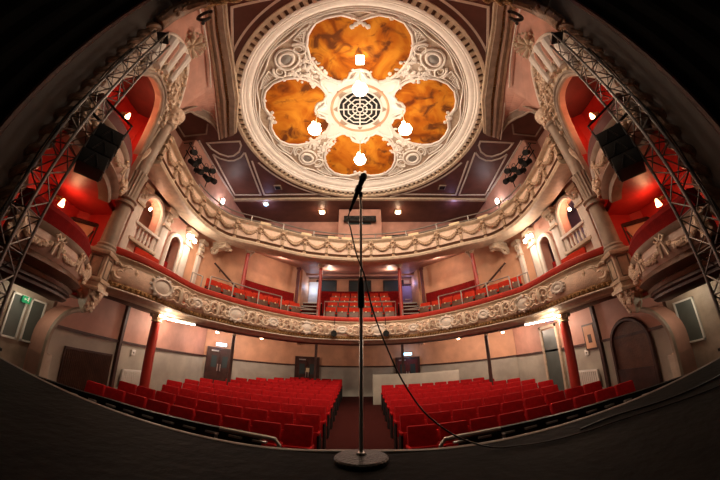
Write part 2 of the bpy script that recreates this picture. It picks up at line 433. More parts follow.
ring([(r, zd(r)) for r in (.0001,.4,.85,1.2,1.6,2,2.5,3,3.5,3.9,4.08)], M['domeb'], 'dome_shell')
LOBE = [(0,3.42),(3,3.50),(8,3.62),(14,3.64),(20,3.60),(26,3.42),(31,3.14),(35,2.8),(37.5,2.45),(38.5,2.1),(37,1.8),(33,1.55),(27,1.42),(20,1.42),(15,1.52),(12,1.66),(7,1.74),(0,1.78)]
def lobe_outline(a0, k=1.0):
    L = [(a, r) for a, r in LOBE] + [(-a, r) for a, r in reversed(LOBE[1:-1])]
    return [(R(a0+a), r) for a, r in L]
def dpt(a, r, dz=0): return V(r*math.cos(a), 6.5+r*math.sin(a), zd(r)+dz)
names4 = ((90,'farthest from the stage'),(180,'left'),(270,'nearest the stage'),(0,'right'))
for idx, (a0, wh) in enumerate(names4):
    O_ = [(a, r*(1+(.075 if a0 == 270 else .02)*max(0,(r-2)/1.6))) for a, r in lobe_outline(a0)]; c = dpt(R(a0), 2.5, -.012)
    ca, cr = R(a0), 2.55
    rows = []
    for f in (1.0,.8,.6,.4,.2,.001):
        row = []
        for a, r in O_:
            X0 = V(r*math.cos(a), r*math.sin(a), 0); C0 = V(cr*math.cos(ca), cr*math.sin(ca), 0)
            Q = C0.lerp(X0, f); row.append(V(Q.x, 6.5+Q.y, zd(Q.length)-.02))
        rows.append(row)
    mb = MB(); mb.loft(rows, closed=True); p = mb.build('painted_panel', painting(idx+1), dome)
    p['label'] = 'orange painted panel of figures in clouds'
    fr = [dpt(a, r, -.03) for a, r in O_]
    mb = MB(); mb.tube(fr, .05, 8, closed=True)
    fr2 = []
    for a, r in O_:
        X0 = V(r*math.cos(a), r*math.sin(a), 0); C0 = V(cr*math.cos(ca), cr*math.sin(ca), 0); Q = C0.lerp(X0, 1.07); fr2.append(V(Q.x, 6.5+Q.y, zd(Q.length)-.02))
    mb.tube(fr2, .028, 6, closed=True)
    # leafy crockets on the frame
    for j, (a, r) in enumerate(O_):
        if abs(((a-R(a0)+PI) % (2*PI))-PI) < R(39) and (j % 3 == 0):
            for _ in range(4): mb.blob(dpt(a, r, -.04)+V(random.uniform(-.07,.07), random.uniform(-.07,.07), random.uniform(-.03,.02)), (.05,.05,.04))
    # crest at outer middle
    for q in (-1,-.5,0,.5,1):
        mb.blob(dpt(R(a0+q*4), 3.45+(1-abs(q))*.16, -.05), (.09,.09,.06))
    mb.build('panel_frame', M['domew'], p)
for k in range(4):
    a0 = R(45+90*k); mb = MB()
    def P2(da, r, dz=-.03): return dpt(a0+da/max(r,.5), r, dz)      # da in metres sideways
    mb.tube([P2(.27*math.sin(t), 3.45+.22*math.cos(t), -.05) for t in [2*PI*j/20 for j in range(20)]], .06, 8, closed=True)
    mb.tube([P2(.42*math.sin(t), 3.42+.38*math.cos(t), -.03) for t in [2*PI*j/20 for j in range(20)]], .045, 6, closed=True)
    for sg in (-1, 1):
        sp = [P2(sg*(.55+.24*(1-t/14)*math.sin(t)), 3.38+.26*(1-t/14)*math.cos(t), -.05) for t in [j*.45 for j in range(24)]]
        mb.tube(sp, [.05*(1-j/30) for j in range(24)], 6)
        mb.tube([P2(sg*(.25+.12*math.sin(t)), 2.85-.5*t/6+.1*math.cos(2*t), -.05) for t in [j*.35 for j in range(18)]], .04, 6)
        for j in range(22): mb.blob(P2(sg*random.uniform(.05,.55), random.uniform(2.5,3.1), -.03), (random.uniform(.04,.1),random.uniform(.04,.1),.05))
        # outline of lattice spandrel
        mb.tube([P2(sg*x, r) for x, r in ((.75,3.75),(1.15,3.84),(1.6,3.86),(1.45,3.74),(1.1,3.55),(.85,3.4),(.75,3.75))], .03, 6)
        for j in range(7):
            x = .85+.09*j; mb.tube([P2(sg*x, 3.55+.03*j), P2(sg*(x+.16), 3.82)], .012, 5); mb.tube([P2(sg*(x+.16), 3.58+.03*j), P2(sg*x, 3.82)], .012, 5)
    for j in range(26): mb.blob(P2(random.uniform(-.42,.42), random.uniform(1.75,2.5), -.02), (random.uniform(.05,.12),random.uniform(.05,.12),.06))
    c = mb.build('corner_cartouche', M['domew'], dome)
    mb = MB(); mb.loft([[P2(.24*f*math.sin(t), 3.45+.19*f*math.cos(t), -.05-.05*(1-f)) for t in [2*PI*j/20 for j in range(20)]] for f in (1,.6,.01)], closed=True)
    mb.build('boss', M['grey'], c)
# scrolling border running round between panels and moulding
mb = MB()
mb.tube([dpt(2*PI*j/160, 3.93+.05*math.cos(2*PI*j/160*16), -.03) for j in range(160)], .035, 6, closed=True)
mb.tube([dpt(2*PI*j/128, 4.03, -.03) for j in range(128)], .03, 6, closed=True)
mb.build('inner_border', M['domew'], dome)
# white centre with scalloped rim, peach ring and ventilation grille
mb = MB(); sc = []
for j in range(96):
    a = 2*PI*j/96; d4 = abs(((math.degrees(a)+45) % 90)-45); d5 = abs((math.degrees(a) % 90)-45); sc.append((a, 1.36+.36*math.exp(-(d4/7)**2)+.62*math.exp(-(d5/9)**2)+.10*math.exp(-((d4-21)/6)**2)))
mb.loft([[dpt(a, r*f, -.05 if f < 1 else 0) for a, r in sc] for f in (1.03,1.0,.9,.62)], closed=True)
mb.tube([dpt(a, r, -.06) for a, r in sc], .05, 6, closed=True)
for j in range(16):
    a = 2*PI*(j+.5)/16; mb.blob(dpt(a, 1.38, -.08), (.1,.1,.05))
rose = mb.build('centre_rose', M['white'], dome)
mb = MB(); mb.tube([dpt(2*PI*j/64, 1.12, -.05) for j in range(64)], .055, 8, closed=True); mb.build('peach_ring', M['peach'], rose)
mb = MB(); mb.loft([[V(r*math.cos(2*PI*j/48), 6.5+r*math.sin(2*PI*j/48), 9.40) for j in range(48)] for r in (.84,.01)], closed=True)
gr = mb.build('vent_grille', M['black'], dome); gr['label'] = 'black round ventilation grille with pale octagonal bars'
mb = MB()
for rr in (.13,.30,.50,.70): mb.tube([V(rr*math.cos(2*PI*(j+.5)/8), 6.5+rr*math.sin(2*PI*(j+.5)/8), 9.37) for j in range(8)], .028, 6, closed=True)
mb.tube([V(.86*math.cos(2*PI*j/48), 6.5+.86*math.sin(2*PI*j/48), 9.38) for j in range(48)], .04, 6, closed=True)
for j in range(8):
    a = 2*PI*j/8; mb.tube([V(.18*math.cos(a), 6.5+.18*math.sin(a), 9.37), V(.84*math.cos(a), 6.5+.84*math.sin(a), 9.37)], .028, 6)
mb.build('grille_bars', M['white'], gr)
# pendant lamps
for a0, wh in ((270,'nearest the stage'),(180,'left'),(0,'right'),(90,'farthest from the stage')):
    a = R(a0); x, y = 1.68*math.cos(a), 6.5+1.68*math.sin(a)
    t = thing('pendant_lamp', (x,y,8.05), 'white glass pendant lamp under the dome, the one %s' % ('on the %s' % wh if wh in ('left','right') else wh), 'ceiling lamp', 'pendant lamps under the dome')
    MB().tube([(x,y,8.25),(x,y,9.3)], .018, 6).build('hanging_rod', M['plate'], t)
    MB().lathe((x,y,8.02), [(.06,-.02),(.15,.0),(.22,.07),(.25,.16),(.21,.25),(.1,.30)], 24).build('glass_bowl', M['shade'], t)
    mb = MB()
    for k in range(3):
        b = 2*PI*k/3; mb.blob((x+.12*math.cos(b), y+.12*math.sin(b), 8.42), (.07,.07,.09), sub=2)
    mb.build('candle_bulb', M['shade'], t)
    MB().blob((x,y,7.98), (.045,.045,.05)).build('finial', M['black'], t)
    point((x,y,7.85), 120, (1,.80,.60), .2)
    point((x,y,8.62), 9, (1,.88,.74), .12)
t = thing('ceiling_lamp', (0,4.15,8.95), 'small square glowing lamp on the painted dome panel nearest the stage', 'ceiling lamp')
MB().box((0,4.15,9.08),(.12,.12,.12)).build('ceiling_plate', M['plate'], t)
MB().box((0,4.15,8.93),(.28,.28,.2), bev=.05).build('glass_shade', M['shade'], t)

# ---------------------------------------------------------------- balconies
def balcony_ornament_swag(fr, step, z, name, parent, m, mcorb):
    for i in range(len(fr)-1):
        p = (fr[i][0]+fr[i+1][0])/2; n = (fr[i][1]+fr[i+1][1]).normalized(); w = (fr[i+1][0]-fr[i][0]).length
        F = fmat(p+n*.17, n, z); mb = MB()
        hw = w/2-.10; K = 13
        for k in range(K):
            u = -1+2*k/(K-1); rr = .042+.045*(1-u*u)
            mb.blob(F @ V(u*hw, .20-.28*(1-u*u)*.95, .02), (rr*1.2,rr,rr), sub=1)
            mb.blob(F @ V(u*hw+.03, .20-.28*(1-u*u)*.95-.05*(1-u*u), .04), (rr*.8,rr*.8,rr*.8), sub=1)
        for sg in (-1, 1):
            mb.blob(F @ V(sg*hw, .22, .03), (.06,.06,.05)); mb.blob(F @ V(sg*hw, .10, .03), (.035,.08,.03)); mb.blob(F @ V(sg*(hw-.03), 0, .02), (.03,.06,.03))
        mb.build('plaster_swag', m, parent)
    for p, n in fr:
        F = fmat(p+n*.13, n, z); mb = MB()
        mb.prism([(-.05,-.30),(.05,-.30),(.075,.34),(-.075,.34)], F, .13)
        mb.blob(F @ V(0,.2,.15), (.06,.12,.06)); mb.blob(F @ V(0,-.02,.13), (.045,.16,.05)); mb.blob(F @ V(0,-.42,.1), (.09,.07,.09))
        mb.build('corbel', mcorb, parent)

uc = thing('upper_circle_balcony', (0,11,4.8), 'upper balcony front curving across the auditorium with garland panels', 'balcony')
mb = MB(); sweep(mb, PU, [(-.35,5.760),(.24,5.760),(.27,5.720),(.24,5.680),(.14,5.640),(.12,5.600),(-.35,5.600)]); mb.build('cornice', M['cream'], uc)
mb = MB(); sweep(mb, PU, [(.12,5.620),(.14,5.500),(.17,5.200),(.16,5.040),(.12,5.000),(-.2,5.000),(-.2,5.620)]); mb.build('front_panel', M['panel'], uc)
mb = MB(); sweep(mb, PU, [(-.2,5.020),(.22,5.020),(.27,4.980),(.22,4.940),(.20,4.880),(-.2,4.880)]); mb.build('dark_band', M['wood'], uc)
mb = MB(); sweep(mb, PU, [(-.3,4.89),(.22,4.89),(.30,4.86),(.33,4.80),(.30,4.73),(.20,4.69),(.0,4.67),(-.3,4.70)]); mb.build('lower_torus', M['cream'], uc)
fr = frames(PU, 1.03); balcony_ornament_swag(fr, 1.03, 5.32, 'swag', uc, M['swag'], M['swag'])

dc = thing('dress_circle_balcony', (0,10.85,1.3), 'lower balcony front with red padded rail and scrolled cartouche plasterwork', 'balcony')
mb = MB(); sweep(mb, PC, [(-.32,2.30),(.10,2.30),(.16,2.27),(.17,2.20),(.14,2.14),(.02,2.12),(-.32,2.12)]); mb.build('padded_rail', M['rail'], dc)
mb = MB(); sweep(mb, PC, [(-.2,2.13),(.12,2.13),(.15,2.10),(.09,2.04),(.08,1.98),(-.2,1.98)]); mb.build('upper_moulding', M['cream'], dc)
mb = MB(); sweep(mb, PC, [(-.2,2.02),(.05,2.02),(.11,1.9),(.15,1.75),(.14,1.60),(.10,1.54),(-.2,1.54)]); mb.build('front_panel', M['panel'], dc)
mb = MB(); sweep(mb, PC, [(-.2,1.56),(.11,1.56),(.13,1.52),(.10,1.45),(.06,1.40),(-.2,1.40)])
for p, n in frames(PC, .11):
    F = fmat(p+n*.12, n, 1.49); mb.blob(F @ V(0,0,0), (.045,.05,.06)); 
mb.build('gilt_leaf_frieze', M['gold'], dc)
mb = MB(); sweep(mb, PC, [(-.2,1.44),(.10,1.44),(.16,1.41),(.16,1.38),(.06,1.35),(.02,1.30),(-.10,1.27),(-.3,1.27),(-.3,1.44)]); mb.build('lower_cornice', M['cream'], dc)
mb = MB(); sweep(mb, PC, [(.12,1.37),(.19,1.40),(.12,1.43)]); mb.build('cornice_bead', M['dullwhite'], dc)
mb = MB(); sweep(mb, PC, [(-.3,1.30),(-.12,1.29),(-.30,1.22),(-.55,1.24),(-.55,1.34)]); mb.build('under_moulding', M['wood'], dc)
for k, (o_, z_) in enumerate(((-.62,1.30),(-.85,1.315),(-1.15,1.335))):
    mb = MB(); sweep(mb, PC, [(o_-.05,z_+.06),(o_-.05,z_-.02),(o_,z_-.045),(o_+.05,z_-.02),(o_+.05,z_+.06)]); mb.build('soffit_bead', M['wood' if k % 2 == 0 else 'taupe'], dc)
frc = frames(PC, 1.42)
def spiral(F, cx, cy, r0, a0, turns, sg, w, cw=1, n=22):
    return [F @ V(sg*(cx+r0*(1-.85*j/n)*math.cos(a0+cw*turns*2*PI*j/n)), cy+r0*(1-.85*j/n)*math.sin(a0+cw*turns*2*PI*j/n), w) for j in range(n)]
for i, (p, n) in enumerate(frc):
    if i == 0 or i == len(frc)-1: continue
    F = fmat(p+n*.15, n, 1.79); mb = MB(); k9 = 1.12 if (i-len(frc)//2) % 2 == 0 else .62
    F = F @ Matrix.Diagonal((k9,k9,1,1))
    mb.tube([F @ V(.24*math.cos(t), .17*math.sin(t), .05) for t in [2*PI*k/20 for k in range(20)]], .04, 6, closed=True)
    mb.loft([[F @ V(.21*f*math.cos(t), .145*f*math.sin(t), .04+.05*(1-f*f)) for t in [2*PI*k/20 for k in range(20)]] for f in (1,.7,.4,.01)], closed=True)
    for k in range(12):
        t = 2*PI*k/12; mb.blob(F @ V(.30*math.cos(t), .205*math.sin(t), .03), (.06,.045,.04))
    mb.build('cartouche', M['dullwhite'], dc)
for i in range(len(frc)-1):
    p = (frc[i][0]+frc[i+1][0])/2; n = (frc[i][1]+frc[i+1][1]).normalized(); w = (frc[i+1][0]-frc[i][0]).length/1.42
    F = fmat(p+n*.155, n, 1.79) @ Matrix.Diagonal((w,1,1,1)); mb = MB(); T = [.045*(1-j/30) for j in range(22)]
    for sg in (-1, 1):
        mb.tube(spiral(F, .17, .03, .15, PI, 1.3, sg, .05, -1), T, 6)
        mb.tube(spiral(F, .37, -.04, .13, 0, 1.3, sg, .05, -1), T, 6)
        mb.tube([F @ V(sg*x, y, .04) for x, y in ((.0,-.17),(.10,-.20),(.2,-.15),(.30,-.20),(.42,-.19),(.50,-.10))], .026, 6)
        mb.tube([F @ V(sg*x, y, .04) for x, y in ((.0,.19),(.10,.21),(.24,.17),(.34,.11),(.44,.18),(.52,.14))], .030, 6)
        for j in range(7): mb.blob(F @ V(sg*(.05+.07*j), .14*math.sin(j*1.9), .03), (.045,.03,.045))
    mb.tube([F @ V(0,-.19,.04), F @ V(0,-.05,.08), F @ V(0,.08,.08), F @ V(0,.2,.04)], [.03,.06,.07,.03], 8)
    mb.build('scroll_relief', M['relief'], dc)
# metal safety rails standing on the two balconies
def rail_run(P, i0, i1, z, h, name, label, group, rows=(1.0,), m='dksteel', off=-.08, r=.018, pstep=.9):
    Q = P[i0:i1+1]; N = normals(Q); Q = [q+n*off for q, n in zip(Q, N)]
    mid = Q[len(Q)//2]
    t = thing('safety_rail', (mid.x, mid.y, z), label, 'safety rail', group)
    mb = MB()
    for f in rows: mb.tube([q+V(0,0,z+h*f) for q in Q], r, 6)
    mb.build('rail_tube', M[m], t)
    for q in resample(Q, pstep): MB().tube([q+V(0,0,z), q+V(0,0,z+h)], r*1.1, 6).build('post', M[m], t)
    return t
LU = len(PU)
rail_run(PU, 12, LU-13, 5.76, .42, 'r', 'long grey tubular rail above the upper balcony front', None, (1.0,.5), pstep=1.4, r=.028)
for s, side in SIDES:
    idx = (0, 11) if s < 0 else (LU-12, LU-1)
    rail_run(PU, idx[0], idx[1], 5.76, .30, 'r', 'dark curved rail on the upper balcony front, %s side' % side, None, (1.0,), m='black', pstep=1.2)
for s, side in SIDES:
    t = thing('ceiling_vent', (4.13*s,10.41,8.47), 'small square dark vent in the brown ceiling panel, %s side' % side, 'vent', 'ceiling vents')
    MB().box((4.13*s,10.41,8.475),(.36,.36,.05), bev=.01).build('frame', M['taupe'], t)
    mb = MB().box((4.13*s,10.41,8.445),(.26,.26,.015)); mb.build('grille', M['black'], t)
t = thing('bulkhead_lamp', (-5.2,11.85,8.42), 'small cold white lamp over the upper circle near the left bend', 'ceiling lamp')
MB().box((-5.2,11.85,8.47),(.3,.3,.07)).build('lamp_base', M['plate'], t); MB().blob((-5.2,11.85,8.41),(.13,.13,.06), sub=2).build('lamp_glass', M['exitblue'], t)
point((-5.2,11.8,8.2), 14, (.6,.6,1)); point((5.2,11.8,8.2), 8, (.6,.5,1))
# cushions lying on the upper balcony front
Q = resample(PU, .62); N = normals(Q); k = 0
for i in (10,13,15,16,19,21,24,26,28):
    if i >= len(Q)-1: continue
    k += 1
    mb = MB(); ang = math.atan2(N[i].y, N[i].x)+PI/2
    mb.box((0,0,.02), (.46,.18,.10), Matrix.Rotation(ang,3,'Z'), bev=.02)
    o = mb.build('ledge_cushion', M['cushion'], loc=None); o.location = Q[i]+N[i]*.14+V(0,0,5.80)
    xx = Q[i].x; sd = 'left' if xx < 0 else 'right'
    tag(o, 'small cream pad on the upper balcony ledge, %s in from the left end' % ['first','second','third','fourth','fifth','sixth','seventh','eighth','ninth'][k-1], 'pad', 'cream pads on the upper balcony ledge')

# upper circle: central control box with speaker bar, lamps, bench rails
t = thing('control_booth', (0,12.9,5.9), 'pinkish boxed control booth in the middle of the upper circle', 'booth')
MB().box((0,13.1,7.1),(2.3,1.5,2.6), bev=.02).build('booth_body', M['pink'], t)
MB().box((0,12.33,7.62),(1.2,.03,.4)).build('booth_window', M['window'], t)
t = thing('speaker_bar', (0,12.15,7.55), 'long black speaker bar across the front of the control booth', 'loudspeaker')
mb = MB().box((0,12.1,7.62),(1.7,.22,.30), bev=.03)
mb.build('cabinet', M['black'], t)
for k in range(4): MB().lathe((-.6+.4*k,11.985,7.62), [(.11,0),(.10,.02),(.03,-.0)], 16, Matrix.Rotation(PI/2,3,'X')).build('driver', M['iron'], t)
for s, side in SIDES:
    x = 2.15*s
    t = thing('bulkhead_lamp', (x,12.7,8.44), 'small warm bulkhead lamp over the upper circle, %s of the booth' % side, 'ceiling lamp', 'bulkhead lamps of the upper circle')
    MB().box((x,12.7,8.47),(.36,.36,.07)).build('lamp_base', M['plate'], t); MB().box((x,12.7,8.41),(.24,.24,.07), bev=.02).build('lamp_glass', M['shade'], t)
    point((x,12.6,8.25), 14, (1,.6,.35))
    # bench rail
    t = thing('bench_rail', (1.9*s,12.2,6.3), 'dark slatted bench rail in the upper circle, %s of the booth' % side, 'rail', 'bench rails of the upper circle')
    mb = MB(); mb.tube([(1.25*s,12.0,6.55),(3.0*s,11.7,6.55),(4.6*s,10.9,6.55)], .035, 6); mb.tube([(1.25*s,12.0,6.42),(3.0*s,11.7,6.42),(4.6*s,10.9,6.42)], .025, 6); mb.build('rails', M['black'], t)
    for xx, yy in ((1.3,12.0),(2.2,11.84),(3.0,11.7),(3.9,11.28),(4.6,10.9)): MB().tube([(xx*s,yy,5.85),(xx*s,yy,6.55)], .025, 6).build('post', M['black'], t)
    # blue-white lantern on the far left/right of the gallery
    t = thing('wall_lantern', (6.88*s,10.2,7.4), 'bright white lantern on the upper circle wall, %s end' % side, 'wall lamp', 'white lanterns of the upper circle')
    MB().box((6.9*s,10.2,7.5),(.1,.2,.3)).build('back_box', M['black'], t); MB().blob((6.8*s,10.15,7.5),(.09,.12,.17), sub=2).build('lens', M['shadew'], t)
    point((6.5*s,10.1,7.5), 16, (.9,.9,1))
    # seat block hinted behind the front: dark risers
    mb = MB()
    for k in range(4): mb.box((4.6*s,11.6+.55*k,5.75+.18*k),(3.2,.5,.5))
    tag(mb.build('bench_seating', M['maroon']), 'dark red stepped bench seating at the back of the upper circle, %s of the booth' % side, 'bench', 'bench seating of the upper circle')

# spotlight clusters on side walls of the upper circle
def spotlight(loc, aim, parent_label, group, name='spotlight'):
    loc = Vector(loc); q = (Vector(aim)-loc).to_track_quat('Z', 'Y').to_matrix()
    t = thing(name, loc, parent_label, 'spotlight', group)
    MB().lathe(loc, [(.06,-.24),(.10,-.20),(.105,.05),(.09,.08),(.12,.10),(.12,.22)], 14, q).build('lamp_body', M['black'], t)
    MB().lathe(loc, [(.08,.205),(.085,.21)], 14, q).build('lens', M['window'], t)
    MB().tube([loc+V(0,.13,0), loc+V(0,.13,.2), loc+V(0,0,.28), loc+V(0,-.13,.2), loc+V(0,-.13,0)], .012, 5).build('yoke', M['black'], t)
    return t
ordw = ['first','second','third','fourth','fifth','sixth','seventh','eighth','ninth','tenth','eleventh','twelfth','thirteenth','fourteenth','fifteenth','sixteenth']
for s, side in SIDES:
    pts = [(-6.45,6.55,7.35),(-6.45,6.75,7.0),(-6.4,7.0,7.3),(-6.4,7.2,6.95),(-6.3,7.45,7.25),(-6.3,7.7,7.0),(-6.2,7.75,7.4),(-6.2,8.0,7.1)]
    for i, p in enumerate(pts):
        spotlight(px(p, s), (s*(-3+2.2*(i % 3)), 2+2.5*((i*2) % 4), 1+1.5*(i % 2)), 'black spotlight on the %s upper circle wall rack, %s from the stage' % (side, ordw[i]), 'spotlight rack on the %s upper wall' % side)
    t = thing('spotlight_rack', px((-6.8,7.3,7.2), s), 'black pipe rack carrying spotlights on the %s upper circle wall' % side, 'lighting rack', 'spotlight racks')
    mb = MB(); mb.tube([px((-6.6,6.3,7.6),s),px((-6.6,8.3,7.6),s)], .025, 6); mb.tube([px((-6.6,6.3,7.25),s),px((-6.6,8.3,7.25),s)], .025, 6); mb.build('pipes', M['black'], t)
    for y in (6.4,7.3,8.2): MB().tube([px((-6.6,y,6.9),s),px((-6.6,y,7.75),s),px((-6.98,y,7.75),s)], .02, 6).build('bracket', M['black'], t)
    # small floor-standing lamp bunch
    spotlight(px((-6.3,9.15,6.2), s), (0,0,2), 'black spotlight standing near the %s bend of the upper balcony front' % side, 'spotlights at the upper balcony bends')

# ---------------------------------------------------------------- columns
def column(x, y, z0, z1, r, m, label, group, capm='cream', cat='column', capr=1.9, name='column'):
    t = thing(name, (x,y,z0), label, cat, group); h = z1-z0
    MB().lathe((x,y,z0), [(r*1.5,0),(r*1.5,.08),(r*1.2,.12),(r*1.15,.2),(r,.22)], 16).build('base', M[m], t)
    MB().lathe((x,y,z0), [(r,.2),(r*.9,h-.3)], 16).build('shaft', M[m], t)
    mb = MB().lathe((x,y,z1), [(r*.95,-.32),(r*1.2,-.30),(r*.95,-.27),(r*1.2,-.2),(r*capr,-.06),(r*capr,-.0)], 16)
    for k in range(8):
        a = 2*PI*k/8; mb.blob((x+r*1.35*math.cos(a), y+r*1.35*math.sin(a), z1-.14), (.04,.04,.09))
    mb.build('capital', M[capm], t); return t
for s, side in SIDES:
    column(1.78*s, 11.45, 1.9, 4.93, .085, 'redcol', 'slim red cast iron column in the dress circle, %s of the centre seats' % side, 'slim dress circle columns')
    column(4.62*s, 9.75, 1.8, 4.90, .085, 'redcol', 'slim red cast iron column near the %s bend of the dress circle' % side, 'outer dress circle columns')
    column(5.15*s, 6.05, -1.33, 1.36, .13, 'redcol', 'thick red column with cream capital by the %s stalls wall' % side, 'red stalls columns')
    column(4.35*s, 9.15, -1.2, 1.52, .065, 'dkwood', 'thin dark column standing in the %s stalls seating' % side, 'thin dark stalls columns')
    # square post behind bend in the circle
    t = thing('post', (3.08*s,12.7,1.9), 'thin dark red post by the %s circle stairway' % side, 'post', 'posts by the circle stairways')
    MB().box((3.08*s,12.6,3.3),(.13,.13,3.5)).build('shaft', M['maroon'], t); MB().box((3.08*s,12.6,5.0),(.2,.2,.1)).build('head', M['maroon'], t)
    # capital brackets (curved) by the outer column
    t = thing('curved_bracket', (5.0*s,10.4,3.9), 'white curved plaster bracket beside the %s outer circle column' % side, 'bracket', 'curved brackets of the circle')
    c = [V(s*(4.95+.35*math.cos(a)-.35), 10.3, 3.9+1.0*math.sin(a)) for a in [R(k*10) for k in range(10)]]
    MB().tube(c, .06, 8).build('arm', M['cream'], t); MB().blob((4.95*s,10.3,3.86),(.08,.08,.06)).build('drop', M['cream'], t)
for x, lab in ((-2.02,'left'),(1.95,'right')):
    t = thing('post', (x,13.0,-1.1), 'thin dark post beside the %s stalls rear door' % lab, 'post', 'thin posts by the stalls rear doors')
    MB().box((x,12.9,.3),(.11,.11,2.8)).build('shaft', M['dkwood'], t); MB().box((x,12.9,1.62),(.3,.3,.08)).build('head', M['wood'], t)

# giant columns beside the boxes
for s, side in SIDES:
    cx, cy = -5.28, 3.98
    t = thing('giant_column', px((cx,cy,.5), s), 'large grey-cream column between the boxes and balconies, %s side' % side, 'column', 'giant columns beside the boxes')
    rot = Matrix.Rotation(R(26),3,'Z')
    mb = MB().box((cx,cy,1.70),(.40,.40,.62), rot, bev=.02).box((cx,cy,2.0),(.52,.52,.09), rot, bev=.02).box((cx,cy,1.43),(.50,.50,.08), rot, bev=.02).box((cx,cy,1.34),(.44,.44,.12), rot, bev=.02).box((cx,cy,1.25),(.54,.54,.08), rot, bev=.02)
    mb.mirror(s).build('pedestal', M['cream'], t)
    mb = MB()
    for f in (-1, 1):
        F = Matrix.Translation((cx,cy,1.70)) @ rot.to_4x4()
        for (a, b) in (((.205,-.12,-.2),(.205,.12,-.2)),((.205,.12,-.2),(.205,.12,.2)),((.205,.12,.2),(.205,-.12,.2)),((.205,-.12,.2),(.205,-.12,-.2))):
            mb.tube([F @ V(a[0],a[1],a[2]), F @ V(b[0],b[1],b[2])], .014, 5)
            mb.tube([F @ V(-a[1],-a[0],a[2]), F @ V(-b[1],-b[0],b[2])], .014, 5)
    mb.mirror(s).build('pedestal_panel', M['taupe'], t)
    MB().lathe((cx,cy,2.04), [(.25,0),(.25,.05),(.21,.1),(.22,.14),(.19,.18),(.18,1.15)], 24).mirror(s).build('lower_shaft', M['taupe'], t)
    MB().lathe((cx,cy,3.15), [(.19,0),(.24,.03),(.24,.08),(.20,.11),(.20,.13),(.25,.16),(.25,.2),(.19,.23)], 24).mirror(s).build('neck_ring', M['taupe'], t)
    MB().lathe((cx,cy,3.36), [(.19,0),(.20,.6),(.23,.66),(.24,.7),(.20,.72)], 32, flute=.10).mirror(s).build('fluted_drum', M['taupe'], t)
    MB().lathe((cx,cy,4.05), [(.17,0),(.15,1.7),(.19,1.74),(.19,1.8),(.15,1.84)], 24).mirror(s).build('upper_shaft', M['taupe'], t)
    mb = MB().lathe((cx,cy,5.85), [(.16,0),(.2,.1),(.26,.3),(.32,.42),(.32,.48)], 16)
    for k in range(40):
        a = random.uniform(0,2*PI); z = random.uniform(0,.4); rr = .19+.2*z; mb.blob((cx+rr*math.cos(a), cy+rr*math.sin(a), 5.88+z), (.05,.05,.07))
    mb.mirror(s).build('leafy_capital', M['relief'], t)
    mb = MB().loft([[(cx+x*w,cy+y*w,z) for x, y in ((-1,-1),(1,-1),(1,1),(-1,1))] for w, z in ((.20,1.23),(.17,1.08),(.12,.92),(.06,.80),(.02,.76))], closed=True)
    for k in range(46):
        z = random.uniform(.82,1.2); w = .06+.15*(z-.76)/.47; a = random.uniform(0,2*PI); mb.blob((cx+w*math.cos(a)*1.2, cy+w*math.sin(a)*1.2, z), (.05,.05,.06))
    mb.mirror(s).build('carved_corbel', M['relief'], t)

